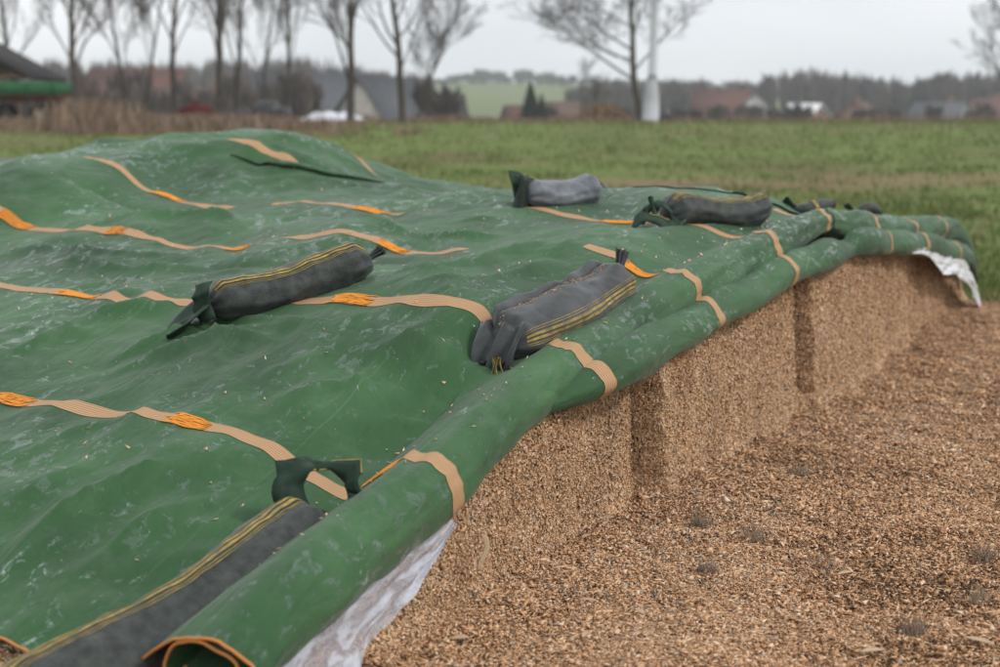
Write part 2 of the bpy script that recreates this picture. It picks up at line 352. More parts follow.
# ------------------------------------------------------------------ terrain
def TZ(x, y):
    x = np.asarray(x, float); y = np.asarray(y, float); D = np.hypot(x, y)
    near = 1.10*sstep(24, 60, D)*sstep(-10, 12, y)
    dip = -2.6*sstep(72, 150, D)
    hill = 16*np.exp(-(((x+40)/300)**2))*sstep(380, 950, y) + 9*sstep(500, 1400, D)
    rough = (.05*fbm(x*.35, y*.35, 3, 5))*sstep(11, 20, D)+.35*fbm(x*.03, y*.03, 3, 9)*sstep(70, 160, D)
    return near+dip+hill+rough-.012
rad = np.concatenate([np.linspace(0.3, 30, 90), np.geomspace(30.8, 1600, 105)])
ang = np.concatenate([np.linspace(-40, 40, 200), np.linspace(44, 316, 60)])*np.pi/180
RR, AA = np.meshgrid(rad, ang, indexing='ij'); X = RR*np.sin(AA); Y = RR*np.cos(AA)
g = raw('ground', np.stack([X, Y, TZ(X, Y)], -1), gridq(len(rad), len(ang), close=True), None, M_GROUND)
tag(g, 'grassy field sloping gently up to the hedge and hills', 'ground', kind='structure')

# ------------------------------------------------------------------ the heap's surface
def curve(xs, ys, sm=.25):
    xs = np.array(xs, float); ys = np.array(ys, float)
    gx = np.linspace(-4, 12, 1601); gy = np.interp(gx, xs, ys); k = np.exp(-((np.arange(-100, 101)*.01/sm)**2)); k /= k.sum()
    gy = np.convolve(np.pad(gy, 100, 'edge'), k, 'valid')
    return lambda s: np.interp(s, gx, gy)
rtop = curve([-2.5, -1.2, -.57, .5, 1.56, 2.81, 4.02, 5.0, 5.81, 7.05, 8.34, 9.1, 9.5, 9.9], [-.1, .22, .41, .60, .83, 1.0, 1.10, 1.15, 1.08, .95, .89, .80, .62, .40], .16)
rrad = curve([-1, -.57, .5, 1.56, 2.8, 4.0, 4.85, 5.02, 5.3, 5.8, 7.05, 8.3, 9.5], [.125, .122, .116, .104, .102, .096, .076, .066, .092, .108, .106, .104, .10], .08)
rcen = curve([-1, -.6, .5, 1.56, 2.75, 3.9, 5, 6, 9.6], [.10, .10, .11, .12, .085, .055, .03, .0, .0], .2)
ftop = curve([-2, -.6, -.12, .41, .93, 1.7, 2.12, 3.13, 4.02, 5.25, 7.09, 9.08, 9.6, 10], [.0, .05, .18, .46, .54, .66, .69, .77, .83, .885, .71, .44, .2, .0], .12)
SK = [-.57, .5, 1.56, 2.75, 3.9, 4.9, 5.9, 7.05, 8.25]
ctrl = []
LS = {1: [(0, 400), (100, 413), (200, 430), (280, 465), (330, 490)], 2: [(0, 290), (60, 298), (125, 303), (145, 297), (250, 318), (330, 311), (400, 306), (450, 302), (480, 310)],
      3: [(0, 218), (30, 235), (100, 235), (190, 245), (215, 245), (300, 240), (370, 238), (400, 254), (450, 262), (630, 260)],
      4: [(100, 160), (150, 190), (190, 205), (220, 210), (305, 200), (350, 206), (400, 220), (550, 205), (590, 218), (630, 218)],
      5: [(265, 155), (290, 175)], 6: [(355, 160), (375, 180)], 0: [(0, 625), (60, 655)]}
for k in LS:
    for q in LS[k]:
        t, z = plane_s(*q, SK[k]); ctrl.append((SK[k], t, z))
ctrl += [(3.4, 4.68, 1.31), (4.2, 4.95, 1.45), (5.0, 4.84, 1.50), (5.4, 5.2, 1.50), (5.0, 4.0, 1.41), (4.3, 6.2, 1.28), (3.0, 6.0, 1.14), (5.0, 6.6, 1.30), (6.5, 5.2, 1.28),
         (6.0, 2.9, 1.12), (7.0, 3.9, 1.10), (7.0, 3.3, 1.06), (5.0, 3.0, 1.16), (5.0, 2.2, 1.17), (6.0, 1.8, 1.14), (5.0, .8, 1.22), (5.2, .46, 1.20), (7.0, 1.2, 1.0), (7, 2.2, 1.02),
         (8.2, .8, .86), (8.2, 2.5, .84), (8.2, 4, .9), (9.3, .7, .60), (9.3, 3, .52), (9.3, 6, .55), (10, 1, .12), (10, 3, .1), (10, 6, .1), (8.2, 6.5, .95), (6, 8, 1.25), (3, 8, 1.15), (8, 9, .9),
         (1.5, 5.5, .92), (1.5, 8, .95), (.3, 4, .62), (.3, 7, .7), (-.57, 2, .30), (-.57, 4, .36), (-.57, 7, .38), (-1.4, .5, -.06), (-1.4, 2, -.02), (-1.4, 5, 0), (-2.5, 1, -.3), (-2.5, 5, -.3), (-.57, .3, .20), (0, .3, .31), (.5, .32, .43), (1.1, .35, .58)]
for s in np.arange(1.7, 9.3, .5): ctrl.append((s, .10+float(rcen(s)), float(rtop(s))-.05))
ctrl = np.array(ctrl)
def tps_fit(C, lam=.004):
    P = C[:, :2]; r = np.linalg.norm(P[:, None]-P[None], axis=-1); Km = np.where(r > 0, r*r*np.log(r+1e-12), 0)+lam*np.eye(len(P))
    Q = np.c_[np.ones(len(P)), P]; A = np.block([[Km, Q], [Q.T, np.zeros((3, 3))]])
    w = np.linalg.solve(A, np.r_[C[:, 2], 0, 0, 0]); return w
wts = tps_fit(ctrl)
gs = np.arange(-3, 11.001, .02); gt = np.arange(-.6, 9.601, .02)
GS, GT = np.meshgrid(gs, gt, indexing='ij')
Gz = wts[-3]+wts[-2]*GS+wts[-1]*GT
for (cs, ct, _), w in zip(ctrl, wts[:-3]):
    r2 = (GS-cs)**2+(GT-ct)**2; Gz = Gz+w*.5*r2*np.log(r2+1e-12)
Gz = np.clip(Gz, -.4, 1.55)
def bil(G, s, t):
    fi = np.clip((np.asarray(s, float)-gs[0])/.02, 0, len(gs)-1.001); fj = np.clip((np.asarray(t, float)-gt[0])/.02, 0, len(gt)-1.001)
    i = fi.astype(int); j = fj.astype(int); a = fi-i; b = fj-j
    return (G[i, j]*(1-a)+G[i+1, j]*a)*(1-b)+(G[i, j+1]*(1-a)+G[i+1, j+1]*a)*b
def hit(px, py, G, off=0.):
    d = ray(px, py); l = np.linspace(2.2, 22, 6000); W = O3+d*l[:, None]
    s, t = xy2st(W[:, 0], W[:, 1]); h = bil(G, s, t)+off
    k = np.nonzero((W[:, 2] < h) & (t > -.05))[0]
    k = k[0] if len(k) else len(l)-1
    return float(s[k]), float(t[k]), float(W[k, 2])
# drape: soft undulation, tension folds, small creases
wx = .35*fbm(GS*.7, GT*.7, 2, 21); wy = .35*fbm(GS*.7, GT*.7, 2, 22)
far = sstep(.8, 2.6, GS); amp = .5+.5*far
Wk = .036*fbm(GS*.9, GT*1.1, 3, 31)*amp
a1 = GS*math.cos(.5)+GT*math.sin(.5); b1 = -GS*math.sin(.5)+GT*math.cos(.5)
Wk += .040*amp*ridged(a1*.55+wx, b1*1.9+wy, 41)*sstep(-.25, .5, pnoise(GS*.5, GT*.5, 43))
a2 = GS*math.cos(-.7)+GT*math.sin(-.7); b2 = GS*math.sin(.7)+GT*math.cos(.7)
Wk += .034*amp*ridged(a2*.6+wx, b2*2.3+wy, 51)*sstep(-.1, .5, pnoise(GS*.6, GT*.6, 53))
Wk += .017*ridged(a1*1.6+wx*2, b1*4.2+wy*2, 61)*sstep(-.05, .45, pnoise(GS*.9, GT*.9, 63))
Wk += .013*ridged(a2*1.5+wx*2, b2*4.8+wy*2, 71)*sstep(0, .45, pnoise(GS*.8, GT*.8, 73))
Wk += .0036*fbm(GS*6, GT*6, 3, 81)
fc = sstep(-.35, .25, pnoise(GS*.55, GT*.55, 85))
Wk += .064*(amp**.7)*(worley(a1*1.15+wx*1.2, b1*2.2+wy*1.2, 3)-.45)*(.35+.65*fc)
Wk += .036*(worley(a2*2.0+wx*2, b2*3.9+wy*2, 5)-.45)*sstep(-.2, .35, pnoise(GS*.7, GT*.7, 87))
Wk += .014*(worley(a1*5+wx*3, b1*7+wy*3, 9)-.45)*sstep(.0, .4, pnoise(GS*.9, GT*.9, 89))
Wk *= .25+.75*sstep(.15, .7, GT)
def crease(G, pts, a, w):
    P = [hit(px, py, Gz)[:2] for px, py in pts]
    d = np.full(G.shape, 9.); 
    for (s0, t0), (s1, t1) in zip(P[:-1], P[1:]):
        ds, dt = s1-s0, t1-t0; L2 = ds*ds+dt*dt+1e-9
        k = np.clip(((GS-s0)*ds+(GT-t0)*dt)/L2, 0, 1); d = np.minimum(d, np.hypot(GS-s0-k*ds, GT-t0-k*dt))
    e = np.minimum(1, np.hypot(GS-P[0][0], GT-P[0][1])/.25)*np.minimum(1, np.hypot(GS-P[-1][0], GT-P[-1][1])/.25)
    return G + a*e*(1.25*np.exp(-d/w)+.55*np.exp(-d/(.35*w)))
for pts, a, w in [([(298, 446), (380, 370), (456, 303)], .030, .07), ([(0, 362), (100, 319), (195, 302)], .035, .06), ([(85, 372), (160, 346), (250, 312)], .030, .06),
                  ([(0, 560), (80, 512), (150, 480), (215, 470)], .038, .06), ([(330, 372), (420, 345), (500, 390)], .020, .07), ([(0, 330), (110, 335)], .02, .04),
                  ([(130, 372), (250, 340), (330, 330)], .022, .06), ([(220, 395), (300, 370), (340, 360)], .016, .05), ([(120, 430), (185, 385)], .016, .06),
                  ([(380, 460), (420, 400), (440, 370)], -.018, .08), ([(420, 420), (470, 385)], .018, .05), ([(0, 255), (120, 262), (200, 256)], .035, .07),
                  ([(40, 268), (130, 275), (210, 268)], .035, .08), ([(330, 290), (430, 282), (560, 250)], .03, .07), ([(390, 300), (470, 285), (560, 262)], .024, .06),
                  ([(200, 270), (280, 262), (330, 258)], -.025, .08), ([(440, 225), (520, 215)], .03, .08), ([(230, 185), (330, 192), (430, 196)], .03, .08),
                  ([(60, 185), (120, 200), (200, 215)], -.03, .10), ([(180, 195), (240, 175), (300, 168)], .03, .07), ([(550, 262), (600, 240)], .02, .05), ([(20, 450), (60, 400)], .012, .05), ([(0, 470), (90, 430), (160, 415)], .026, .05), ([(60, 592), (150, 525), (240, 500)], .024, .05), ([(95, 380), (200, 350), (300, 345)], .034, .05),
                  ([(150, 345), (230, 330), (330, 335)], .028, .045), ([(250, 420), (330, 395), (420, 398)], .025, .05), ([(340, 430), (400, 425), (470, 440)], .022, .04), ([(0, 520), (60, 480), (110, 470)], .02, .05), ([(60, 240), (160, 225), (260, 222)], .035, .07), ([(330, 225), (420, 240), (520, 235)], .032, .07)]:
    Wk = crease(Wk, pts, a, w)
H0 = Gz+Wk
# the lapped edge of the far tarp: a raised step
lap_pts = [hit(px, py, Gz)[:2] for px, py in ((232, 160), (262, 171), (292, 177), (345, 181), (384, 187))]

# ------------------------------------------------------------------ weight bags (placed before the sheet, which sinks under them)
BAGS = [
 dict(a=(322, 522), b=(52, 690), r=.118, mat=M_BAG, stripe=84, flap='up', tail=False,
      label='long dark weight bag with yellow stripes lying lower left beside the rolled edge'),
 dict(a=(208, 306), b=(362, 263), r=.104, mat=M_BAG, stripe=68, flap='curl', tail=True,
      label='dark yellow-striped weight bag lying alone in the middle left of the tarp'),
 dict(a=(500, 344), b=(621, 282), r=.112, mat=M_BAGC, stripe=12, flap='crumple', tail=True, seam=True,
      label='grey weight bag with a frayed top seam lying against the rolled edge, nearest the centre'),
 dict(a=(524, 196), b=(590, 191), r=.098, mat=M_BAGD, stripe=200, flap='tall', tail=False,
      label='pale grey weight bag with an upright dark flap on the far skyline of the tarp'),
 dict(a=(664, 213), b=(748, 209), r=.098, mat=M_BAG, stripe=72, flap='flop', tail=False,
      label='black weight bag with a drooping green flap on the hump beside the far roll'),
]
H = H0.copy()
for bdef in BAGS:
    sa, ta, za = hit(*bdef['a'], H0, bdef['r']*.62); sb, tb, zb = hit(*bdef['b'], H0, bdef['r']*.62)
    bdef['A'] = np.array([sa, ta, za]); bdef['B'] = np.array([sb, tb, zb])
def fixbag(i, length):      # keep a bag's real length where the far end is only glimpsed
    A, B = BAGS[i]['A'], BAGS[i]['B']; d = B-A; d[2] = np.clip(d[2], -.25, .25); l = np.hypot(d[0], d[1]); B = A+d*(length/l)
    BAGS[i]['B'] = B
for i, b in enumerate(BAGS): print('BAG', i, b['A'].round(2), b['B'].round(2), np.linalg.norm(b['B']-b['A']).round(2))
for i in (0, 1, 2, 3, 4):
    l = np.linalg.norm((BAGS[i]['B']-BAGS[i]['A'])[:2])
    lo, hi = (1.25, 1.7) if i == 0 else (.52, .56) if i == 3 else (.75, 1.3)
    if l < lo or l > hi: fixbag(i, min(max(l, lo), hi))
for b in BAGS:
    A, B, r = b['A'], b['B'], b['r']; d = B-A; L2 = d[0]**2+d[1]**2
    k = np.clip(((GS-A[0])*d[0]+(GT-A[1])*d[1])/L2, -.03, 1.03)
    dist = np.hypot(GS-A[0]-k*d[0], GT-A[1]-k*d[1]); zl = A[2]+k*d[2]-r*.66
    w = np.exp(-(dist/(r*1.25))**4); H = H*(1-w)+np.minimum(zl, H+.02)*w
def HH(s, t): return bil(H, s, t)

# ------------------------------------------------------------------ the tarps: sheet running over into a rolled edge
def side_profile(u, ts, phis, tcen=.0):
    """columns u (n), returns P (n, m, 3) in s,t,z and uv: rolled arc first, then the sheet"""
    n = len(u); zt = rtop(u); r = rrad(u)*(1+.09*pnoise(u*2.1, u*0, 3)+.05*pnoise(u*5.3, u*0, 4)); zc = zt-r+.016*pnoise(u*1.9, u*0+7, 8); tcn = rcen(u)+.02*pnoise(u*1.7, u*0+4, 5)
    out = []; uv = []
    ph0 = phis[-1]
    for ph in phis:
        a = R(ph); k = 1.0 if ph <= 250 else 1.0-.55*(ph-250)/480
        wob = .010*fbm(u*2.2+ph*.012, u*0+ph*.022, 3, 13)+.017*ridged(u*.9+ph*.010, u*0+ph*.021, 17)*.5+.010*(worley(u*2.4+ph*.008, u*0+ph*.03, 4)-.45)
        kk = r*k*(1+.0)+wob
        flat = 1.10 if True else 1
        sq = 1-.30*np.exp(-((u+.62)/.22)**2); out.append(np.stack([u, tcn+kk*math.cos(a)*flat/np.sqrt(sq), zc+kk*math.sin(a)*sq], -1)); uv.append(np.stack([u, 0*u-.14*(ph-ph0)*math.pi/180], -1))
    tj = out[-1][:, 1]; zj = out[-1][:, 2]
    for tt in ts:
        tq = tj+tt; h = HH(u, tq)
        w = 1-sstep(0.0, .26, tt*np.ones(n)); slope = 0.75*(1-1)   # ease from the roll into the sheet
        z = h*(1-w)+(zj-.55*tt*np.exp(-tt*9))*w
        out.append(np.stack([u, tq, z], -1)); uv.append(np.stack([u, tq], -1))
    return np.stack(out, 1), np.stack(uv, 1)
def columns(a, b, step, bands, hw=.036):
    base = np.arange(a, b+1e-6, step); base = base[np.all([np.abs(base-k) > hw+step*.3 for k in bands], axis=0)] if bands else base
    ex = np.concatenate([np.linspace(k-hw, k+hw, 5) for k in bands]) if bands else np.array([])
    return np.unique(np.round(np.concatenate([base, ex, [a, b]]), 5))
TS = np.concatenate([np.linspace(.012, .5, 36), np.linspace(.52, 3.2, 125), np.linspace(3.235, 5.6, 70), np.linspace(5.7, 8.6, 30)])
PHI = list(range(724, 48, -9))
def stripe_warp(P):
    s, t = P[..., 0], P[..., 1]
    w = (.055*pnoise(t*.9+s*.4, s*.9, 91)+.02*pnoise(t*2.5, s*1.3, 92))*sstep(.2, .8, t)
    Q = P.copy(); Q[..., 0] = s+w; Q[..., 2] = np.where(t > .36, HH(s+w, t), P[..., 2]); return Q
def toW(P): return S3(P[..., 0], P[..., 1], P[..., 2])
def normals(P):
    a = np.gradient(P, axis=0); b = np.gradient(P, axis=1); n = np.cross(a, b); n /= np.linalg.norm(n, axis=-1)[..., None]+1e-9
    return n
def make_tarp(name, label, a, b, step, bands, lower, hemmat, hem_r, far_hem=False):
    o = empty(name, S3((a+b)/2, 1.5, 0.), label, 'tarp'); loc = L(o)
    u = columns(a, b, step, bands); P, UV = side_profile(u, TS, PHI); n, m = P.shape[:2]
    P = stripe_warp(P)
    if far_hem:      # this tarp laps over its neighbour: its margin rides on top
        P[..., 2] += .009*(1-sstep(a+.1, a+.35, P[..., 0]))*(sstep(.05, .2, P[..., 1])*(1-.75*sstep(1.2, 1.6, P[..., 1])))
    Wd = toW(P); nr = normals(Wd)
    if nr[n//2, m-20][2] < 0: nr = -nr
    sh = raw('cover_sheet', Wd, gridq(n, m), None, M_TARP, o, True, UV, None, loc)
    tag(sh, 'green woven sheet running over into the rolled edge')
    for bi, k in enumerate(bands):
        idx = np.nonzero((u > k-.0365) & (u < k+.0365))[0]
        B = Wd[idx]+nr[idx]*.002
        uvb = np.stack(np.broadcast_arrays(((u[idx]-k)/.072+.5)[:, None], UV[idx][..., 1]), -1)
        jj = np.nonzero(UV[idx[0], :, 1] < 7.5)[0]; jj = jj[len(PHI)-32:]
        jj0 = jj; segs_ = {4.9: [(-9, .3), (3.86, 4.5)], 5.9: [(-9, .3), (3.8, 4.1)], 7.05: [(-9, .3)], 8.25: [(-9, .3)], 3.9: [(-9, 1.5), (2.2, 3.3), (3.6, 4.9)], 2.75: [(-9, .55), (1.2, 2.4), (2.5, 6)]}.get(k, [(-9, 9)])
        for s0_, s1_ in segs_:
            jj = jj0[(UV[idx[0], jj0, 1] >= s0_) & (UV[idx[0], jj0, 1] <= s1_)]
            if len(jj) < 3: continue
            bq = raw('stripe_band', B[:, jj], gridq(len(idx), len(jj)), None, M_BAND, o, True, uvb[:, jj], None, loc)
            if s0_ < 0: bo = bq
        tb = MB(); rs = random.Random(int(k*100)+5)                      # loose orange float threads
        tv = UV[idx[0], :, 1]
        for x, seg in {.5: [(1.02, .17), (1.93, .22), (.17, .15), (3.1, .2)], 1.56: [(.15, .12), (1.0, .2), (2.58, .26), (4.1, .3)], 2.75: [(.16, .2), (1.6, .16), (2.62, .12), (3.5, .16), (4.3, .3)],
                       3.9: [(.78, .2), (2.4, .26), (4.08, .24)]}.get(k, []):
            for q in range(13):
                c = idx[0]+(idx[-1]-idx[0])*(q/12*.96+.02); i0 = int(c); f = c-i0
                js = np.nonzero((tv > x+rs.uniform(-.03, .03)) & (tv < x+seg+rs.uniform(-.03, .03)))[0]
                if len(js) < 3: continue
                i1 = min(i0+1, idx[-1]); pl = Wd[i0, js]*(1-f)+Wd[i1, js]*f; nn = nr[i0, js]
                e = np.sin(np.linspace(0, np.pi, len(js)))
                side = (Wd[idx[-1], js]-Wd[idx[0], js])
                pl = pl+nn*(.004+e[:, None]*rs.uniform(.0005, .004))+side*(np.array([rs.uniform(-.045, .045) for _ in js])*e)[:, None]
                tb.tube(pl, .0026, 4)
        if tb.n: tag(tb.build('loose_threads', M_THREAD, bo, True, loc), kind='stuff')
    jh = m if not far_hem else int(np.nonzero(UV[0, :, 1] < .62)[0][-1])
    hb = MB(); hb.tube(Wd[0, :jh]+nr[0, :jh]*.002, hem_r, 6); hb.build('hem', hemmat, o, True, loc)
    # lower fold of the edge, lying under the roll
    la, lb = lower; uu = columns(la, lb, .02, [k for k in bands if la+.1 < k+.06 < lb-.1], .034); vv = np.linspace(0, 1, 33)
    tuck = np.exp(-((uu-la)/.4)**2)
    rr = (.086+.012*pnoise(uu*1.9, uu*0, 23))*(1-(.92 if la < 3 else .55)*np.exp(-((uu-la)/(.5 if la < 3 else .25))**2)-.35*np.exp(-((uu-lb)/.2)**2)); zb = ftop(uu)+rr*.86-.02+(.07*tuck if la < 3 else 0); tcn = -.085+(.15*tuck if la < 3 else 0)-.07*sstep(3.9, 4.6, uu)+.03*pnoise(uu*1.3, uu*0+2, 29)
    rows = []
    for v in vv:
        ph = R(60+330*v); wob = .009*fbm(uu*3+v*3, uu*0+v*5, 3, 33)+.014*ridged(uu*1.2+v*2, uu*0+v*3.5, 37)*.5+.010*(worley(uu*2.2+v*2, uu*0+v*5, 7)-.45); kk = rr+wob
        rows.append(np.stack([uu, tcn+kk*1.12*math.cos(ph)+.05*(1-v), zb+kk*math.sin(ph)], -1))
    Pl = np.stack(rows, 1); Wl = toW(Pl); nl = normals(Wl); c0 = Wl.mean(1, keepdims=True)
    if ((Wl-c0)*nl).sum() < 0: nl = -nl
    uvl = np.stack(np.broadcast_arrays(uu[:, None], (vv*.6+20)[None]), -1)
    lo = raw('lower_roll', Wl, gridq(len(uu), 33), None, M_TARP, o, True, uvl, None, loc)
    for k in bands:
        idx = np.nonzero((uu > k-.0345) & (uu < k+.0345))[0]
        if len(idx) < 4 or not (la+.1 < k < lb-.1): continue
        B = Wl[idx]+nl[idx]*.002; uvb = np.stack(np.broadcast_arrays(((uu[idx]-k)/.07+.5)[:, None], vv[None]), -1)
        raw('stripe_band', B, gridq(len(idx), 33), None, M_BAND, lo, True, uvb, None, loc)
    return o, Wd, nr, u, UV
near_tarp, Wn, Nn, un, UVn = make_tarp('green_tarp', 'large green woven tarp with orange bands covering the near part of the heap', -.62, 5.03, .02,
    [-.50+.07, .5, 1.56, 2.75, 3.9, 4.9][1:], (1.0, 5.05), M_HEM, .005)
far_tarp, Wf, Nf, uf, UVf = make_tarp('green_tarp', 'smaller green tarp with orange bands on the far end of the heap by the grass', 5.0, 9.75, .028,
    [5.9, 7.05, 8.25], (5.02, 9.5), M_BLACKHEM, .0042, True)
def ribbon(P, up, side, w=.05, th=.004):
    P = np.asarray(P); return P
fb = MB()       # raised lip of the lapped edge high on the left
ss = np.linspace(0, 1, 60); lp = np.array(lap_pts); li = np.linspace(0, 1, len(lp))
ls = np.interp(ss, li, lp[:, 0]); lt = np.interp(ss, li, lp[:, 1]); e = np.sin(np.pi*np.clip(ss, .02, .98))**.6
pr = [(.10, -.02), (.06, .012), (.02, .032), (-.015, .034), (-.03, .020), (-.012, .014), (.02, .012)]
LP = np.stack([S3(ls, lt+a*e, HH(ls, lt+a*e)+b*e*(1+.3*pnoise(ss*9, ss*0, 3))+.004) for a, b in pr], 1)
o = raw('lapped_fold', LP, gridq(60, len(pr)), None, M_TARP, near_tarp, True, np.stack(np.broadcast_arrays(ls[:, None], np.arange(len(pr))[None]*.04), -1), None, L(near_tarp))
hb = MB(); hb.tube(LP[:, 4]+np.array([0, 0, 1.])*(.012*pnoise(ss*14, ss*0, 6))[:, None], 0.001+.0022*e*(1+.6*pnoise(ss*20, ss*0, 9)), 5); hb.build('hem', M_BLACKHEM, o, True, L(near_tarp))

# a few crumbs of chip on the sheet, joined
def shards(C, size, tint, squash=.45, align=None, flat=1.0):
    n = len(C); d = rng.normal(size=(n, 3)); d[:, 2] *= flat; d /= np.linalg.norm(d, axis=1)[:, None]
    if align is not None: d = d*(1-align[1])+np.asarray(align[0])*align[1]*np.sign(rng.normal(size=(n, 1))); d /= np.linalg.norm(d, axis=1)[:, None]
    q = rng.normal(size=(n, 3)); q[:, :2] *= flat; a = np.cross(d, q); a /= np.linalg.norm(a, axis=1)[:, None]+1e-9; b = np.cross(d, a); b *= np.where(b[:, 2:] < 0, -1, 1) if flat < 1 else 1
    L1 = size*rng.uniform(.6, 1.6, n); w = size*rng.uniform(.3, .75, n); h = size*squash*rng.uniform(.15, .5, n)
    V = np.stack([C-d*L1[:, None]*.5-a*w[:, None]*.5, C-d*L1[:, None]*.42+a*w[:, None]*.55, C+d*L1[:, None]*.5+a*(w*rng.uniform(-.5, .5, n))[:, None], C+b*h[:, None]+d*(L1*rng.uniform(-.3, .3, n))[:, None]], 1)
    i = np.arange(n)[:, None]*4
    T = np.concatenate([i+[[0, 2, 1]], i+[[0, 1, 3]], i+[[1, 2, 3]], i+[[2, 0, 3]]])
    return V.reshape(-1, 3), T, np.repeat(tint, 4)
n = 340; i = rng.integers(20, len(un)-20, n); j = len(PHI)+(rng.random(n)**1.6*230).astype(int)
cl = rng.random(n) < .35; j[cl] = rng.integers(len(PHI)-8, len(PHI)+20, cl.sum())
C = Wn[i, j]+Nn[i, j]*.004; V, T, ti = shards(C, rng.uniform(.008, .024, n), rng.uniform(.5, .92, n))
tag(raw('chip_crumbs', V, None, T, M_CHIP, None, False, None, ti), 'scattered pale silage crumbs lying on the green tarp', 'crumbs', kind='stuff')

# ------------------------------------------------------------------ weight bags
def frame(d, up=(0, 0, 1)):
    d = d/np.linalg.norm(d); a = np.cross(d, up); a /= np.linalg.norm(a); return d, a, np.cross(a, d)
def cloth(name, P, matl, parent, loc, th=.004, close=False):
    """thin cloth with thickness: P (n,m,3)"""
    nr = normals(P); n, m = P.shape[:2]; V = np.concatenate([(P+nr*th/2).reshape(-1, 3), (P-nr*th/2).reshape(-1, 3)]); q = gridq(n, m, close=False)
    Q = [q, q[:, ::-1]+n*m]
    def rim(ix): ix = np.asarray(ix); return np.stack([ix[:-1], ix[1:], ix[1:]+n*m, ix[:-1]+n*m], -1)
    Q += [rim(np.arange(m))[:, ::-1], rim((n-1)*m+np.arange(m)), rim(np.arange(n)*m), rim(np.arange(n)*m+m-1)[:, ::-1]]
    return raw(name, V, np.concatenate(Q), None, matl, parent, True, None, None, loc)
def flap_ring(base, ex, ey, w, h, bend, hole=(.5, .52, .27, .30), twist=0., crump=.0, seed=1):
    """cloth flap with an oval hand hole. ex across, ey outward; bend(v)->offset vector"""
    K2 = 40; P = np.zeros((4, K2+1, 3)); rs = np.random.default_rng(seed)
    for k in range(K2+1):
        a = 2*math.pi*k/K2; c, s = math.cos(a), math.sin(a); q = max(abs(c), abs(s))
        ou = np.array([.5+.5*c/q, .5+.5*s/q]); inn = np.array([hole[0]+hole[2]*c, hole[1]+hole[3]*s])
        for r_ in range(4):
            f = r_/3; uvp = ou*(1-f)+inn*f
            x = (uvp[0]-.5)*w; y = uvp[1]*h
            P[r_, k] = base+ex*x+ey*y+bend(uvp[0], uvp[1])
    if crump: P += (np.stack([pnoise(P[..., 0]*16, P[..., 1]*16+P[..., 2]*13, seed+i) for i in range(3)], -1))*crump
    return P
def pleat(q, base, ax, ln, r0, seed):
    """gathered cloth end: a fluted neck opening into a ragged fan"""
    d_, a_, b_ = frame(ax, (0.3, .2, .9)); k = 56; th = np.linspace(0, 2*np.pi, k, endpoint=False); n_ = 10; x = np.linspace(0, 1, n_)
    env = r0*np.interp(x, [0, .28, .4, 1], [1.0, .42, .42, .72]); fl = np.interp(x, [0, .28, 1], [.05, .25, .42])
    rag = 1+.10*pnoise(th*2.5, th*0+seed, 3); rad = env[:, None]*(1+fl[:, None]*np.cos(8*th+seed)[None]+.12*np.cos(3*th+1)[None])
    P = base+d_*(ln*x[:, None]*(1+(rag-1)[None]*x[:, None]))[..., None]+a_*(rad*np.cos(th))[..., None]+b_*(.62*rad*np.sin(th))[..., None]
    q.add(P, gridq(n_, k, close=True)); q.add(P[-1]-d_*ln*.12, None, [[0, i, i+1] for i in range(1, k-1)])
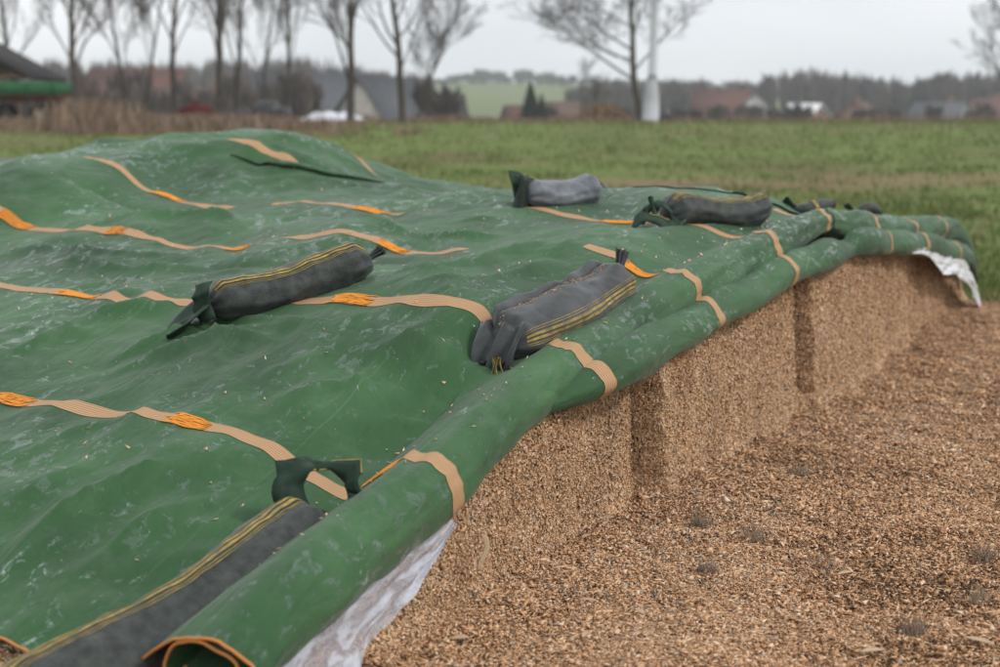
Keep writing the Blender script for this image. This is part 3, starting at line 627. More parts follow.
def make_bag(b, idx):
    A = S3(*b['A']); B = S3(*b['B']); r = b['r']; d, sd_, up = frame(B-A); Lb = np.linalg.norm(B-A)
    o = empty('weight_bag', (A+B)/2-np.array([0, 0, r*.66]), b['label'], 'weight bag', 'weight bags on the tarp'); loc = L(o)
    n, k = 64, 40; x = np.linspace(0, 1, n); th = np.linspace(0, 2*np.pi, k, endpoint=False)
    endp = np.minimum(1, (np.minimum(x, 1-x)*Lb/(r*.75)+.001))**.42
    prof = r*(.06+.94*endp)*(1+.045*np.sin(x*9+idx*2)+.05*pnoise(x*5, x*0, idx+3))
    sag = -.02*np.sin(np.pi*x)+.012*pnoise(x*2.5, x*0+idx, 7)+ (1-endp)*(-r*.22)
    if idx == 4: sag = sag+.02*np.sin(x*2*np.pi*1.2-.4)
    lat = .025*pnoise(x*1.6, x*0+idx*3, 9)
    X, TH_ = np.meshgrid(x, th, indexing='ij')
    cx = np.cos(TH_); sy = np.sin(TH_)
    fl = np.where(sy < 0, .72, 1.0)
    wr = .0065*ridged(X*Lb*7+idx, TH_*1.3+np.sin(X*8), idx+11)*.6+.004*fbm(X*Lb*14, np.cos(TH_)*3+np.sin(TH_)*2, 3, idx+5)+.010*pnoise(X*3.2, cx*1.4+sy*2, idx+15)
    wr = wr+.010*np.exp(-np.minimum(X, 1-X)*Lb/.09)*np.cos(TH_*9+idx)
    rad_ = prof[:, None]+1.15*wr*(endp[:, None])
    P = (A+(B-A)*X[..., None])+sd_*(1.10*rad_*cx+lat[:, None])[..., None]+up*(rad_*sy*fl+sag[:, None])[..., None]
    uv = np.stack([X*Lb, TH_*r], -1)
    Vc = np.concatenate([P.reshape(-1, 3), P[0].mean(0)[None], P[-1].mean(0)[None]])
    T = [[n*k, (i+1) % k, i] for i in range(k)]+[[n*k+1, (n-1)*k+i, (n-1)*k+(i+1) % k] for i in range(k)]
    body = raw('bag_body', Vc, gridq(n, k, close=True), T, b['mat'], o, True, None, None, loc)
    # woven-in yellow lines: narrow ribbons following the body
    def onbody(xx, tt, off):
        fi = np.clip(xx*(n-1), 0, n-1.001); i = fi.astype(int); a = (fi-i)[..., None]; fj = (tt/(2*np.pi)*k) % k; j = fj.astype(int) % k; c = (fj-np.floor(fj))[..., None]; j2 = (j+1) % k
        p = (P[i, j]*(1-a)+P[i+1, j]*a)*(1-c)+(P[i, j2]*(1-a)+P[i+1, j2]*a)*c
        ax = A+(B-A)*xx[..., None]+up*np.interp(xx, x, sag)[..., None]; v = p-ax; v = v-d*(v@d)[..., None]; v /= np.linalg.norm(v, axis=-1)[..., None]+1e-9
        return p+v*off
    xs = np.linspace(.05, .97, 90)
    for off_, wd in ((-.034, .0024), (-.025, .0024), (-.009, .0105), (.009, .0105), (.025, .0024), (.034, .0024)):
        c0 = R(b['stripe'])+off_/r+.03*np.sin(xs*7+idx); hw_ = wd/r/2*1.05
        tt = np.stack([c0-hw_, c0-hw_/3, c0+hw_/3, c0+hw_], 1); XX = np.broadcast_to(xs[:, None], tt.shape)
        pr_ = onbody(XX, tt, .0028)
        raw('yellow_line', pr_, gridq(90, 4), None, M_YEL, body, True, None, None, loc)
    z3 = np.array([0, 0, 1.]); camdir = A-O3; camdir[2] = 0; camdir /= np.linalg.norm(camdir); xr = np.array([camdir[1], -camdir[0], 0])
    f = b['flap']; eA = P[0].mean(0); eB = P[-1].mean(0)
    def addflap(Pf, yel=True):
        fo = cloth('handle_flap', Pf, M_FLAP, o, loc, .005)
        if yel:
            q = MB(); q.tube(Pf[3, 2:14]+np.array([0, 0, .002]), .0035, 5); q.build('yellow_edge', M_YEL, fo, True, loc); q = MB(); q.tube(Pf[0, 4:9], .003, 5); q.build('yellow_edge', M_YEL, fo, True, loc)
        return fo
    if f == 'up':
        base = eA+d*-.02+up*(-.01)-xr*.025
        addflap(flap_ring(base, xr, z3, .27, .225, lambda u_, v_: camdir*(.03*v_+.07*(abs(u_-.5)*2)**2*(1 if u_ > .5 else .3)*-1)+d*0, (.60, .52, .25, .30), crump=.018, seed=3))
    elif f == 'curl':
        base = eA-d*.02+up*-.05
        addflap(flap_ring(base, -sd_*.9-d*.2, (z3*.85-d*.55), .21, .19, lambda u_, v_: -d*.05*np.sin(u_*6)+z3*.03*np.sin(u_*5+1)+d*.09*v_*v_, (.5, .56, .30, .27), crump=.016, seed=8))
        xs_ = np.linspace(-1, 1, 12); ys_ = np.linspace(0, 1, 8); XX, YY = np.meshgrid(xs_, ys_, indexing='ij')
        Pf = eA+np.array([0, 0, .045])+(sd_*.115)*XX[..., None]*(1-.15*YY[..., None])+(-d*.17-z3*.10)*YY[..., None]+z3*(.02*np.sin(XX*5+YY*3)*YY)[..., None]+d*(.04*np.cos(XX*4))[..., None]
        cloth('flap_skirt', Pf, M_FLAP, o, loc, .005)
    elif f == 'crumple':
        xs_ = np.linspace(-1, 1, 16); ys_ = np.linspace(0, 1, 12); XX, YY = np.meshgrid(xs_, ys_, indexing='ij')
        Pf = eA+d*.03+sd_*(XX*.11*(1-.25*YY))[..., None]+z3*(.10-.24*YY+.012*np.sin(XX*9))[..., None]-d*(.075*np.sin(YY*2.4)+.020*np.sin(XX*7+YY*4))[..., None]
        cloth('handle_flap', Pf, b['mat'], o, loc, .006)
        Pf2 = eA-d*.05+sd_*(.03+XX*.075)[..., None]+z3*(-.03-.10*YY)[..., None]+sd_*(.12*YY*YY)[..., None]-d*(.035*np.cos(XX*6+YY*5))[..., None]
        f2 = cloth('flap_skirt', Pf2, M_BLACKHEM, o, loc, .005)
        for kk in range(5):
            q = MB(); q.tube([eA-d*(.085+.01*kk % .02)+sd_*(.02+.012*kk+.01*math.sin(kk+v_*4))+z3*(.0-.09*v_) for v_ in np.linspace(0, 1, 6)], .0035, 4); q.build('yellow_edge', M_YEL, f2, True, loc)
    elif f == 'tall':
        base = eA-up*.09+d*.03
        addflap(flap_ring(base, xr*.75+camdir*.3, z3, .20, .23, lambda u_, v_: xr*(-.05*v_)+z3*(.05*(u_-.5)*-1)+d*.02*np.sin(u_*6), (.42, .34, .20, .22), crump=.012, seed=12))
        base2 = eA-up*.08-d*.04+xr*(.03)
        cloth('flap_skirt', np.stack([np.stack([base2+xr*((u_-.5)*.16*(1-.75*v_))+z3*(.22*v_)-camdir*(.05*math.sin(u_*5)) for v_ in np.linspace(0, 1, 8)]) for u_ in np.linspace(0, 1, 10)]), M_BLACKHEM, o, loc, .006)
    elif f == 'flop':
        base = eA+up*.05
        addflap(flap_ring(base, xr*.9+z3*.15, (-d*.4+z3*-.35-camdir*.6), .30, .15, lambda u_, v_: z3*(.05*np.sin(u_*5)-.05*v_*v_), (.45, .5, .28, .2), crump=.016, seed=21))
        q = MB(); q.tube([eA-xr*(.02+.11*v_)+z3*(.06-.10*v_+.05*math.sin(v_*3))-camdir*.03 for v_ in np.linspace(0, 1, 10)], [.035, .03, .024, .02, .018, .018, .02, .024, .026, .02], 7)
        q.build('flap_twist', M_FLAP, o, True, loc)
        q = MB(); q.tube([eA-xr*(.05+.03*v_)+z3*(.02+.10*v_)-camdir*.05 for v_ in np.linspace(0, 1, 6)], [.02, .015, .011, .013, .017, .012], 6); q.build('tie_end', M_FLAP, o, True, loc)
    if b['tail']:
        q = MB(); tdir = d*.35+z3*.9 if idx == 2 else d*.9+z3*.35
        sc_ = 1.25 if idx == 2 else .8
        pleat(q, eB-d*.03+up*.02, tdir/np.linalg.norm(tdir), .125*sc_, .045, idx)
        q.build('tied_tail', b['mat'], o, True, loc)
    if b.get('seam'):
        xs_ = np.linspace(.02, .99, 60); ys_ = np.linspace(0, 1, 5); rows = []
        for v_ in ys_:
            base_ = onbody(xs_, np.full(60, R(112))+.05*np.sin(xs_*9), -.003)
            hgt = (.030+.009*np.sin(xs_*9)+.005*np.sin(xs_*31))*np.minimum(1, (1.02-xs_)*6)
            rows.append(base_+up*(hgt*v_)[:, None]+sd_*(.010*np.sin(xs_*13+1)*v_-.02*v_*v_)[:, None])
        cloth('seam_flap', np.stack(rows, 1), b['mat'], o, loc, .005)
        Vs, Ts, tis = shards(onbody(rng.uniform(.03, .9, 260), np.full(260, R(96))+rng.normal(size=260)*.07, .004), rng.uniform(.004, .011, 260), rng.uniform(.05, .6, 260))
        tag(raw('chip_dust', Vs, None, Ts, M_CHIP, o, False, None, tis, loc), kind='stuff')
    return o
for i, b in enumerate(BAGS): make_bag(b, i)
def bag_tip(px, py, Y, sz, label, yel, seed):
    c = at(px, py, Y); o = empty('weight_bag', c, label, 'weight bag', 'weight bags on the tarp'); r_ = random.Random(seed)
    q = MB(); n_ = 14; x = np.linspace(0, 1, n_)
    P = c+np.array([1, .35, 0])*((x-.5)*sz*1.6)[:, None]+np.array([0, 0, 1.])*(-.03+.02*np.sin(x*5+seed))[:, None]+np.array([-.3, 1, 0])*0
    q.tube(P, sz*.34*(np.sin(np.pi*np.clip(x, .06, .94))**.5), 12); q.build('bag_body', M_BAG, o, True, c)
    q = MB(); q.tube(P[6:8]+np.array([0, 0, .003]), sz*.35, 12, False); 
    if yel: q.build('yellow_line', M_YEL, o, True, c)
    q = MB()
    pleat(q, P[1], np.array([-.75, -.1, .6])/.966, .10, .035, seed)
    q.build('tied_tail', M_FLAP, o, True, c)
bag_tip(814, 203, 8.75, .17, 'small dark bag end with a yellow band behind the kink of the rolls', True, 3)
bag_tip(868, 207, 9.9, .13, 'small dark green bag end peeping over the far roll', False, 5)
c = at(601, 189, 9.6); o = empty('weight_bag', c, 'dark pointed bag flap tip on the skyline right of the pale bag', 'weight bag', 'weight bags on the tarp')
q = MB(); q.tube([c+np.array([.10, .5, -.12]), c+np.array([.05, .25, -.06]), c+np.array([.03, .05, -.03]), c+np.array([0, 0, .0])], [.07, .075, .055, .03], 8); q.build('bag_body', M_BAG, o, True, c)
q = MB(); q.tube([c+np.array([.03, 0, -.03]), c+np.array([0, 0, .02]), c+np.array([-.015, 0, .05])], [.03, .018, .008], 6); q.build('flap_tip', M_BLACKHEM, o, True, c)

# ------------------------------------------------------------------ silage heap with its cut face
G1, G2 = 2.20, 4.32
def face_t(s, z):
    s = np.asarray(s, float); z = np.asarray(z, float)
    st = .06-.095*sstep(G1-.01, G1+.05, s)-.07*sstep(G2-.02, G2+.04, s)+.10*sstep(5.5, 9, s)
    gr = .085*np.exp(-((s-G1+.02)/.04)**2)*sstep(.03, .12, z)+.08*np.exp(-((s-G2+.02)/.035)**2)*sstep(.10, .2, z)
    gr = gr+.022*fbm(s*16, z*16, 3, 27)*(np.exp(-((s-G1-.03)/.06)**2)+np.exp(-((s-G2-.03)/.05)**2))
    top = ftop(s); f = z/np.maximum(top, .12)
    foot = -.12*np.exp(-np.maximum(z, 0)/.045)*(.8+.5*pnoise(s*1.7, s*0, 3))
    fl = .012*fbm(s*3.5, z*1.6, 4, 7)+.016*pnoise(s*9, z*1.2, 9)+.010*ridged(s*6, z*.8, 19)*.5
    near = -.11*sstep(.9, -.6, s)*np.clip(1-f, 0, 1)
    return st+gr+foot+fl+.05*(1-f)*-1+near
us = np.arange(-1.6, 9.7, .01); vs = np.linspace(0, 1, 80)
UU, VV = np.meshgrid(us, vs, indexing='ij'); ZZ = -.05+VV*(ftop(UU)+.09)
hp = empty('silage_heap', S3(4, 1, 0.), 'long heap of chopped tan silage with a freshly cut face under the tarps', 'silage heap'); hl = L(hp)
raw('cut_face', S3(UU, face_t(UU, ZZ), ZZ), gridq(len(us), 80), None, M_SIL, hp, True, None, None, hl)
bs = np.arange(-1.6, 10.2, .1); bt = np.concatenate([[0.03], np.arange(.15, 9.4, .15)]); BS, BT = np.meshgrid(bs, bt, indexing='ij')
raw('heap_body', S3(BS, BT, np.where(BT < .3, np.minimum(HH(BS, BT)-.05, ftop(BS)+.05), HH(BS, BT)-.07)), gridq(len(bs), len(bt)), None, M_SIL, hp, True, None, None, hl)
# loose chips standing proud of the face
nf = 120000; s_ = rng.uniform(-1.0, 1.0, nf); s_ = -1.0+10.5*rng.random(nf)**1.75; s_[:14000] = G1+rng.uniform(-.07, .11, 14000); s_[14000:22000] = G2+rng.uniform(-.06, .10, 8000); zz = rng.random(nf)**.9*(ftop(s_)+.03)
C = S3(s_, face_t(s_, zz)-.003+rng.normal(size=nf)*.003, zz)
strip = np.exp(-((s_-G1-.02)/.08)**2)+np.exp(-((s_-G2-.02)/.08)**2)
clump = fbm(s_*5, zz*1.4, 3, 77)
ti = np.clip(rng.beta(2.5, 1.75, nf)*.95+.13*clump-.05*strip-.05*sstep(.5, 1, zz/(ftop(s_)+.05)), 0, 1)
siz = rng.uniform(.007, .016, nf)*(1+.08*np.maximum(s_-2, 0))*(1+.7*sstep(1.0, -.5, s_))
V, T, tt = shards(C, siz, ti, .7)
tag(raw('face_chips', V, None, T, M_CHIP, hp, False, None, tt, hl), kind='stuff')

# ------------------------------------------------------------------ yard floor with litter
def yard_z(s, t):
    edge = sstep(10.3, 9.3, s)*sstep(-7.5, -6.5, t)
    return (.012+.030*fbm(s*1.6, t*1.6, 4, 15)+.024*pnoise(s*.7, t*.7, 16)+.018*ridged(s*2.2, t*2.2, 18)*.5+.012*fbm(s*7, t*7, 2, 19))*edge+.045*np.exp(np.minimum(t+.05, 0)/.14)*sstep(10, 9, s)+.012*edge-.02*(1-edge)
ys = np.arange(-6, 10.6, .05); yt = np.arange(-8, .3, .05); YS, YT = np.meshgrid(ys, yt, indexing='ij')
yd = raw('yard_floor', S3(YS, YT, yard_z(YS, YT)+.004), gridq(len(ys), len(yt)), None, M_YARD)
tag(yd, 'bare yard floor strewn with brown silage chips in front of the heap', 'yard', kind='structure')
def ground_sample(n, x0, x1, y0, y1, ok):
    px = rng.uniform(x0, x1, n); py = y0+(y1-y0)*rng.random(n); d = ray(px, py).T if False else np.stack([(px-500)/FPX, cosp-(py-333.5)/FPX*sinp, -sinp-(py-333.5)/FPX*cosp], -1)
    l = -CAMH/d[:, 2]; X_ = d[:, 0]*l; Y_ = d[:, 1]*l; k = ok(X_, Y_); return X_[k], Y_[k]
def yard_ok(x, y):
    s, t = xy2st(x, y); lim = 9.75+.45*pnoise(x*1.1, y*1.1, 6)+.25*pnoise(x*4, y*4, 8)
    return (t < .02) & (t > -6.8) & (s < lim) & (s > -4)
Xc, Yc = ground_sample(420000, 250, 1120, 285, 700, yard_ok)
Xd, Yd = ground_sample(60000, 250, 1120, 285, 380, yard_ok); Xc = np.r_[Xc, Xd]; Yc = np.r_[Yc, Yd]
s_, t_ = xy2st(Xc, Yc); n = len(Xc); print('litter chips', n)
patch = fbm(Xc*1.3, Yc*1.3, 4, 44); patch2 = pnoise(Xc*3.5, Yc*2.5, 46)
keep = rng.random(n) < np.clip(.9+.6*patch-.2*sstep(-.5, -2.5, t_), .4, 1)
Xc, Yc, s_, t_, patch, patch2 = [q[keep] for q in (Xc, Yc, s_, t_, patch, patch2)]; n = len(Xc); D = np.hypot(Xc, Yc)
C = np.stack([Xc, Yc, yard_z(s_, t_)+.006+rng.random(n)*.010], -1)
nearface = sstep(-1.6, -.1, t_)
ti = np.clip(rng.beta(2.0, 1.85, n)+.20*patch+.10*patch2+.10*nearface-.05, 0, 1)
V, T, tt = shards(C, rng.uniform(.009, .022, n)*(1+.06*np.maximum(D-5, 0))*np.where(rng.random(n) < .04, 1.9, 1), ti, .5, None, .45)
tag(raw('chip_litter', V, None, T, M_CHIPG, None, False, None, tt), 'loose silage chips and shreds covering the yard floor', 'chips', kind='stuff')
# broader flat flakes on top
k = rng.integers(0, n, 9000); Cf = C[k]+np.array([0, 0, .007]); V, T, tt = shards(Cf, rng.uniform(.016, .034, 9000), np.clip(rng.normal(.66, .2, 9000), .1, .945), .25, None, .22)
tag(raw('flake_litter', V, None, T, M_CHIPG, None, False, None, tt), 'broader pale flakes strewn over the yard chips', 'flakes', kind='stuff')
# straws among the litter
k = rng.integers(0, n, 1100); C = C[k]+np.array([0, 0, .006]); a = rng.uniform(0, 2*np.pi, 1100); ln = rng.uniform(.03, .085, 1100)
q = MB(); e = np.stack([np.cos(a), np.sin(a), rng.normal(size=1100)*.25], -1)*ln[:, None]; w = np.stack([-np.sin(a), np.cos(a), 0*a], -1)*.0022; up = np.array([0, 0, .003])
V = np.stack([C-e/2-w, C-e/2+w, C+e/2, C+up], 1).reshape(-1, 3); i4 = np.arange(1100)[:, None]*4
T = np.concatenate([i4+[[0, 2, 1]], i4+[[0, 1, 3]], i4+[[1, 2, 3]], i4+[[2, 0, 3]]])
tag(raw('straw_litter', V, None, T, M_CHIPG, None, False, None, np.repeat(rng.uniform(.3, .9, 1100), 4)), 'thin straws and stalk shreds lying among the yard chips', 'straw', kind='stuff')
# husk flakes and dried tufts one can pick out
M_HUSK = mat('husk', (.50, .37, .24), .7, .3, (50, (.36, .25, .15), .35, .7))
def gpt(px, py, z=.02):
    d = ray(px, py); l = (z-CAMH)/d[2]; return O3+d*l
def husk(p, ln, wd, ang, tilt, label):
    o = []; xs = np.linspace(0, 1, 12); ys_ = np.linspace(-1, 1, 5); ca, sa = math.cos(ang), math.sin(ang)
    X_, Y_ = np.meshgrid(xs, ys_, indexing='ij'); wv = wd*np.sin(np.pi*np.clip(X_, .04, .97))**.7*Y_*.5
    lx = (X_-.5)*ln; z = .004*np.sin(X_*3.1)+.12*np.abs(wv)+tilt*X_*ln
    P = np.stack([p[0]+lx*ca-wv*sa, p[1]+lx*sa+wv*ca, p[2]+z+.006], -1)
    ob = cloth('husk_flake', P, M_HUSK, None, p, .002); ob.location = [float(c) for c in p]
    tag(ob, label, 'husk flake', 'pale husk flakes on the litter')
for px, py, ln, wd, an, lab in [(845, 580, .075, .022, .4, 'long pale husk flake in the middle of the open yard floor'), (978, 652, .10, .030, -.7, 'pale husk flake in the bottom right corner'),
        (872, 660, .08, .03, .2, 'cream husk flake at the bottom edge right of centre'), (588, 607, .07, .022, -.2, 'pale husk flake on the floor below the near cut face'),
        (586, 550, .06, .022, .9, 'small upright husk flake stuck at the foot of the near face'), (585, 642, .055, .02, 1.2, 'little white husk flake near the bottom centre'),
        (460, 652, .06, .035, .3, 'broad tan husk flake near the clear film at the bottom'), (640, 615, .05, .02, 2.0, 'small cream husk flake between the face and the yard')]:
    hp_ = gpt(px, py, .03); hs_, ht_ = xy2st(hp_[0], hp_[1]); hp_[2] = float(yard_z(hs_, ht_))+.026; husk(hp_, ln, wd, an, 0, lab)
def tuft(p, n_, h, label, seed):
    r_ = np.random.default_rng(seed); V = []; 
    a = r_.uniform(0, 6.28, n_); lean = r_.uniform(.1, .9, n_); hh = h*r_.uniform(.5, 1.1, n_); b0 = r_.normal(size=(n_, 2))*h*.28
    base = np.c_[p[0]+b0[:, 0], p[1]+b0[:, 1], np.full(n_, p[2])]; tip = base+np.c_[np.cos(a)*lean*hh, np.sin(a)*lean*hh, hh]
    w = np.c_[-np.sin(a), np.cos(a), 0*a]*.0034; nn = np.c_[np.cos(a), np.sin(a), 0*a]*.0034
    V = np.stack([base-w, base+w, base+nn, tip], 1).reshape(-1, 3); i4 = np.arange(n_)[:, None]*4
    T = np.concatenate([i4+[[0, 1, 3]], i4+[[1, 2, 3]], i4+[[2, 0, 3]]])
    ob = raw('dry_tuft', V, None, T, M_DRY, None, False, None, np.repeat(r_.uniform(.12, .75, n_), 4), p); ob.location = [float(c) for c in p]
    tag(ob, label, 'dry tuft', 'dried grass tufts on the yard floor')
for k, (px, py, n_, h, lab) in enumerate([(916, 642, 60, .06, 'dark dried grass tuft near the bottom right'), (709, 582, 50, .05, 'dried tuft below the second cut face, near the foot'), (755, 545, 40, .07, 'tall thin dried tuft left of the yard middle'),
        (827, 577, 14, .09, 'few upright dried stems in the yard middle'), (985, 565, 45, .07, 'dried tuft at the right edge of the yard'), (800, 480, 40, .05, 'low dried tuft behind the yard middle'), (700, 530, 60, .06, 'bushy dried tuft just off the cut face foot'), (980, 610, 40, .05, 'small dried tuft low on the right edge')]):
    tp_ = gpt(px, py, .02); ts_, tt_ = xy2st(tp_[0], tp_[1]); tp_[2] = float(yard_z(ts_, tt_)); tuft(tp_, int(n_*1.6), h*1.35, lab, k+60)
# one hanging shred of leaf on the face
p = S3(.62, -.06, .33); xs = np.linspace(0, 1, 10); P = np.stack([np.stack([p[0]+.02*v+.012*np.sin(xs*5), p[1]+0*xs-.03*xs, p[2]-.12*xs], -1) for v in (-.5, -.2, .2, .5)], 1)
ob = cloth('leaf_shred', P, M_HUSK, None, p, .002); ob.location = [float(c) for c in p]; tag(ob, 'pale leaf shred hanging from the cut face beside the clear film', 'leaf shred')

# ------------------------------------------------------------------ underlay film
us = np.linspace(.50, -1.25, 110); vs = np.linspace(0, 1, 30); rows = []
for v in vs:
    wdt = np.clip((.50-us)/.9, 0, 1.3)**.8
    tq = .11-.10*v-.06*v*wdt+.020*fbm(us*4+v*1.5, us*0+v*3, 3, 5)*sstep(0, .3, np.full(110, v))+.018*ridged(us*2.4+v*2.4, us*0+v*3.5, 6)*sstep(0, .2, np.full(110, v))
    zt_ = rtop(us)-2*rrad(us)+.06; zq = zt_-v*(.05+.19*wdt)-.012*np.sin(us*13+v*5)*v
    zq = np.maximum(zq, .015); tq = np.minimum(tq, face_t(us, zq)-.045-.01*v-.018*ridged(us*2.4+v*2.4, us*0+v*3.5, 6)*v)
    rows.append(S3(us, tq, zq))
Pf = np.stack(rows, 1)
fl = raw('clear_film', Pf, gridq(110, 30), None, M_FILM, None, True, np.stack(np.meshgrid(us, vs*.35, indexing='ij'), -1), None, Pf.mean((0, 1)))
fl.location = [float(c) for c in Pf.mean((0, 1))]; tag(fl, 'translucent clear plastic film hanging out below the nearest rolled edge', 'plastic film')
us = np.linspace(6.5, 9.35, 90); rows = []
for v in vs:
    w_ = sstep(6.5, 7.7, us); dr = sstep(8.2, 9.35, us)
    zq = ftop(us)+.05-v*(.05+.15*w_+.05*dr)-.17*dr-.015*np.sin(us*7)*v
    tq = -.20-.03*v-.03*w_*v+.012*fbm(us*5+v*2, us*0+v*4, 3, 15)+.022*ridged(us*2.2+v*1.2, us*0+v*1.8, 16)*(.3+.7*v)
    rows.append(S3(us, tq, np.maximum(zq, .012)))
Pf = np.stack(rows, 1)
fl = raw('white_film', Pf, gridq(90, 30), None, M_WFILM, None, True, np.stack(np.meshgrid(us, vs*.3, indexing='ij'), -1), None, Pf.mean((0, 1)))
fl.location = [float(c) for c in Pf.mean((0, 1))]; tag(fl, 'crumpled white plastic film hanging at the far end of the cut face', 'plastic film')

# ------------------------------------------------------------------ grass blades
def blades(X_, Y_, h, w, tint, name, label, cat, matl, lean=.5):
    n_ = len(X_); a = rng.uniform(0, 6.28, n_); Z_ = TZ(X_, Y_); le = rng.uniform(.05, lean, n_)*h
    ex = np.stack([np.cos(a), np.sin(a), 0*a], -1); b0 = np.stack([X_, Y_, Z_-.01], -1); b2 = rng.uniform(0, 6.28, n_); ld = np.stack([np.cos(b2), np.sin(b2), 0*a], -1)
    V = np.stack([b0-ex*w[:, None]/2, b0+ex*w[:, None]/2, b0+ld*(le*.35)[:, None]+np.array([0, 0, .6])*h[:, None]+ex*w[:, None]*.35, b0+ld*(le*.35)[:, None]+np.array([0, 0, .6])*h[:, None]-ex*w[:, None]*.35, b0+ld*le[:, None]+np.array([0, 0, 1.])*h[:, None]], 1)
    i = np.arange(n_)[:, None]*5
    ob = raw(name, V, i+[[0, 1, 2, 3]], i+[[3, 2, 4]], matl, None, False, None, np.repeat(tint, 5)); tag(ob, label, cat, kind='stuff')
def out_ok(x, y):
    s, t = xy2st(x, y); lim = 9.6+.45*pnoise(x*1.1, y*1.1, 6)
    return ~((s < lim+.15) & (s > -6) & (t > -7) & (t < 9.5)) & (y < 62)
Xg, Yg = ground_sample(150000, -60, 1150, 126, 345, out_ok); D = np.hypot(Xg, Yg)
dens = fbm(Xg*.5, Yg*.5, 4, 3)+.3*pnoise(Xg*2, Yg*2, 4)
# bare strip and track thin the grass
bare = np.exp(-((Yg+9*pnoise(Xg*.35, Yg*.35, 2)*.25-31)/1.8)**2)*sstep(-2, 3, Xg); keep = rng.random(len(Xg)) < np.clip(.8+.8*dens-.7*bare, .1, 1)
Xg, Yg, D, dens = Xg[keep], Yg[keep], D[keep], dens[keep]; n = len(Xg)
blades(Xg, Yg, rng.uniform(.04, .10, n)*(1+.5*dens.clip(0, 1))*(1+D*.012), .006+.0009*D*rng.uniform(.7, 1.3, n), np.clip(rng.normal(.52, .2, n)-.36*dens.clip(-1, .4)+.10*sstep(25, 60, D), 0, 1), 'field_grass', 'short green grass of the field behind and right of the heap', 'grass', M_GRASS)
# tall dry grass along the field edge
Xs = []; Ys = []; hs = []
for px, Y0, n_, h, sp in [(95, 50, 1500, 2.1, .9), (20, 52, 500, .8, 1.4), (60, 54, 500, .8, 1.4), (125, 49, 900, 1.3, 1.0), (160, 52, 900, 1.1, 1.4), (205, 53, 900, 1.0, 1.4), (240, 51, 800, 1.15, 1.0), (275, 54, 600, 1.0, 1.2), (305, 52, 500, .75, 1.2), (-40, 50, 500, 1.0, 1.6), (340, 56, 350, .5, 1.4), (410, 50, 130, .5, .5)]:
    Xs.append((px-500)/FPX*Y0+rng.normal(size=n_)*sp*.7); Ys.append(Y0+rng.normal(size=n_)*1.2); hs.append(h*rng.uniform(.35, 1.0, n_))
n_ = 9000; px = -100+rng.random(n_)**1.15*470; Y0 = rng.uniform(46, 60, n_); Xs.append((px-500)/FPX*Y0); Ys.append(Y0); hs.append(rng.uniform(.10, .55, n_)*(.3+1.3*np.abs(pnoise(Xs[-1]*.5, Y0*.25, 5))))
n_ = 9000; px = rng.uniform(320, 1130, n_); Y0 = rng.uniform(61.5, 66, n_); Xs.append((px-500)/FPX*Y0); Ys.append(Y0); hs.append(rng.uniform(.15, .55, n_)*(.4+.9*np.abs(pnoise(Xs[-1]*.35, Y0*.1, 8))))
Xs = np.concatenate(Xs); Ys = np.concatenate(Ys); hs = np.concatenate(hs)*np.where(Ys < 60.5, .62, 1.0)
blades(Xs, Ys, hs, np.full(len(Xs), .045), np.clip(rng.normal(.45, .22, len(Xs)), 0, 1), 'dry_grass', 'tall brown dry grass and weeds along the field edge', 'dry grass', M_DRY, .6)

# ------------------------------------------------------------------ bare trees
def grow_tree(seed, height, r0, lean=(0, 0), fork=.45, spread=.8, levels=4, nb=(11, 7, 6, 5), bend=.06, wide=0):
    rs = np.random.default_rng(seed); segs = {0: [], 1: []}; twigs = []
    def branch(p, d, ln, r, lev):
        ns = (10, 6, 4, 3, 2)[lev]; pts = [p]; rr_ = [r]; dd = d/np.linalg.norm(d)
        for i in range(ns):
            dd = dd+rs.normal(size=3)*(bend*(1+.8*lev)); dd[2] += .035*lev; dd /= np.linalg.norm(dd)
            pts.append(pts[-1]+dd*ln/ns); rr_.append(r*(1-.82*(i+1)/ns) if lev else r*(1-.75*(i+1)/ns))
        segs[0 if lev == 0 else 1].append((np.array(pts), np.array(rr_), lev))
        if lev == levels-1:
            P_ = np.array(pts); m_n = nb[lev]; f_ = rs.random(m_n)*.85+.15; k_ = np.minimum((f_*ns).astype(int), ns-1); a_ = (f_*ns-k_)[:, None]
            b_ = P_[k_]*(1-a_)+P_[k_+1]*a_; dd_ = P_[k_+1]-P_[k_]; dd_ /= np.linalg.norm(dd_, axis=1)[:, None]; v_ = dd_+rs.normal(size=(m_n, 3))*.55; v_[:, 2] += .2; v_ /= np.linalg.norm(v_, axis=1)[:, None]
            twigs.append(np.concatenate([b_, b_+v_*(ln*rs.uniform(.3, .7, m_n))[:, None]], 1)); return
        n_ = nb[lev]
        for i in range(n_):
            f = (fork if lev == 0 else .22)+(1-(fork if lev == 0 else .22))*(i+rs.uniform(.2, .8))/n_
            k = min(int(f*ns), ns-1); a = f*ns-k; pp = pts[k]*(1-a)+pts[k+1]*a; rp = rr_[k]*(1-a)+rr_[k+1]*a
            t_ = pts[k+1]-pts[k]; t_ /= np.linalg.norm(t_); q_ = rs.normal(size=3); q_ -= t_*(q_@t_); q_ /= np.linalg.norm(q_)
            sp = spread*rs.uniform(.55, 1.0); nd = t_*math.cos(sp)+q_*math.sin(sp); nd[2] = nd[2]*(.8-.35*wide)+.18; nd[0] -= .35*wide*(lev == 0)
            branch(pp, nd, ln*(1+.45*wide*(lev == 0))*rs.uniform(.36, .58)*(1.12-.5*f if lev == 0 else 1-.3*f), max(rp*rs.uniform(.32, .55), .006), lev+1)
    branch(np.zeros(3), np.array([lean[0], lean[1], 1.]), height, r0, 0)
    segs['twigs'] = np.concatenate(twigs); return segs
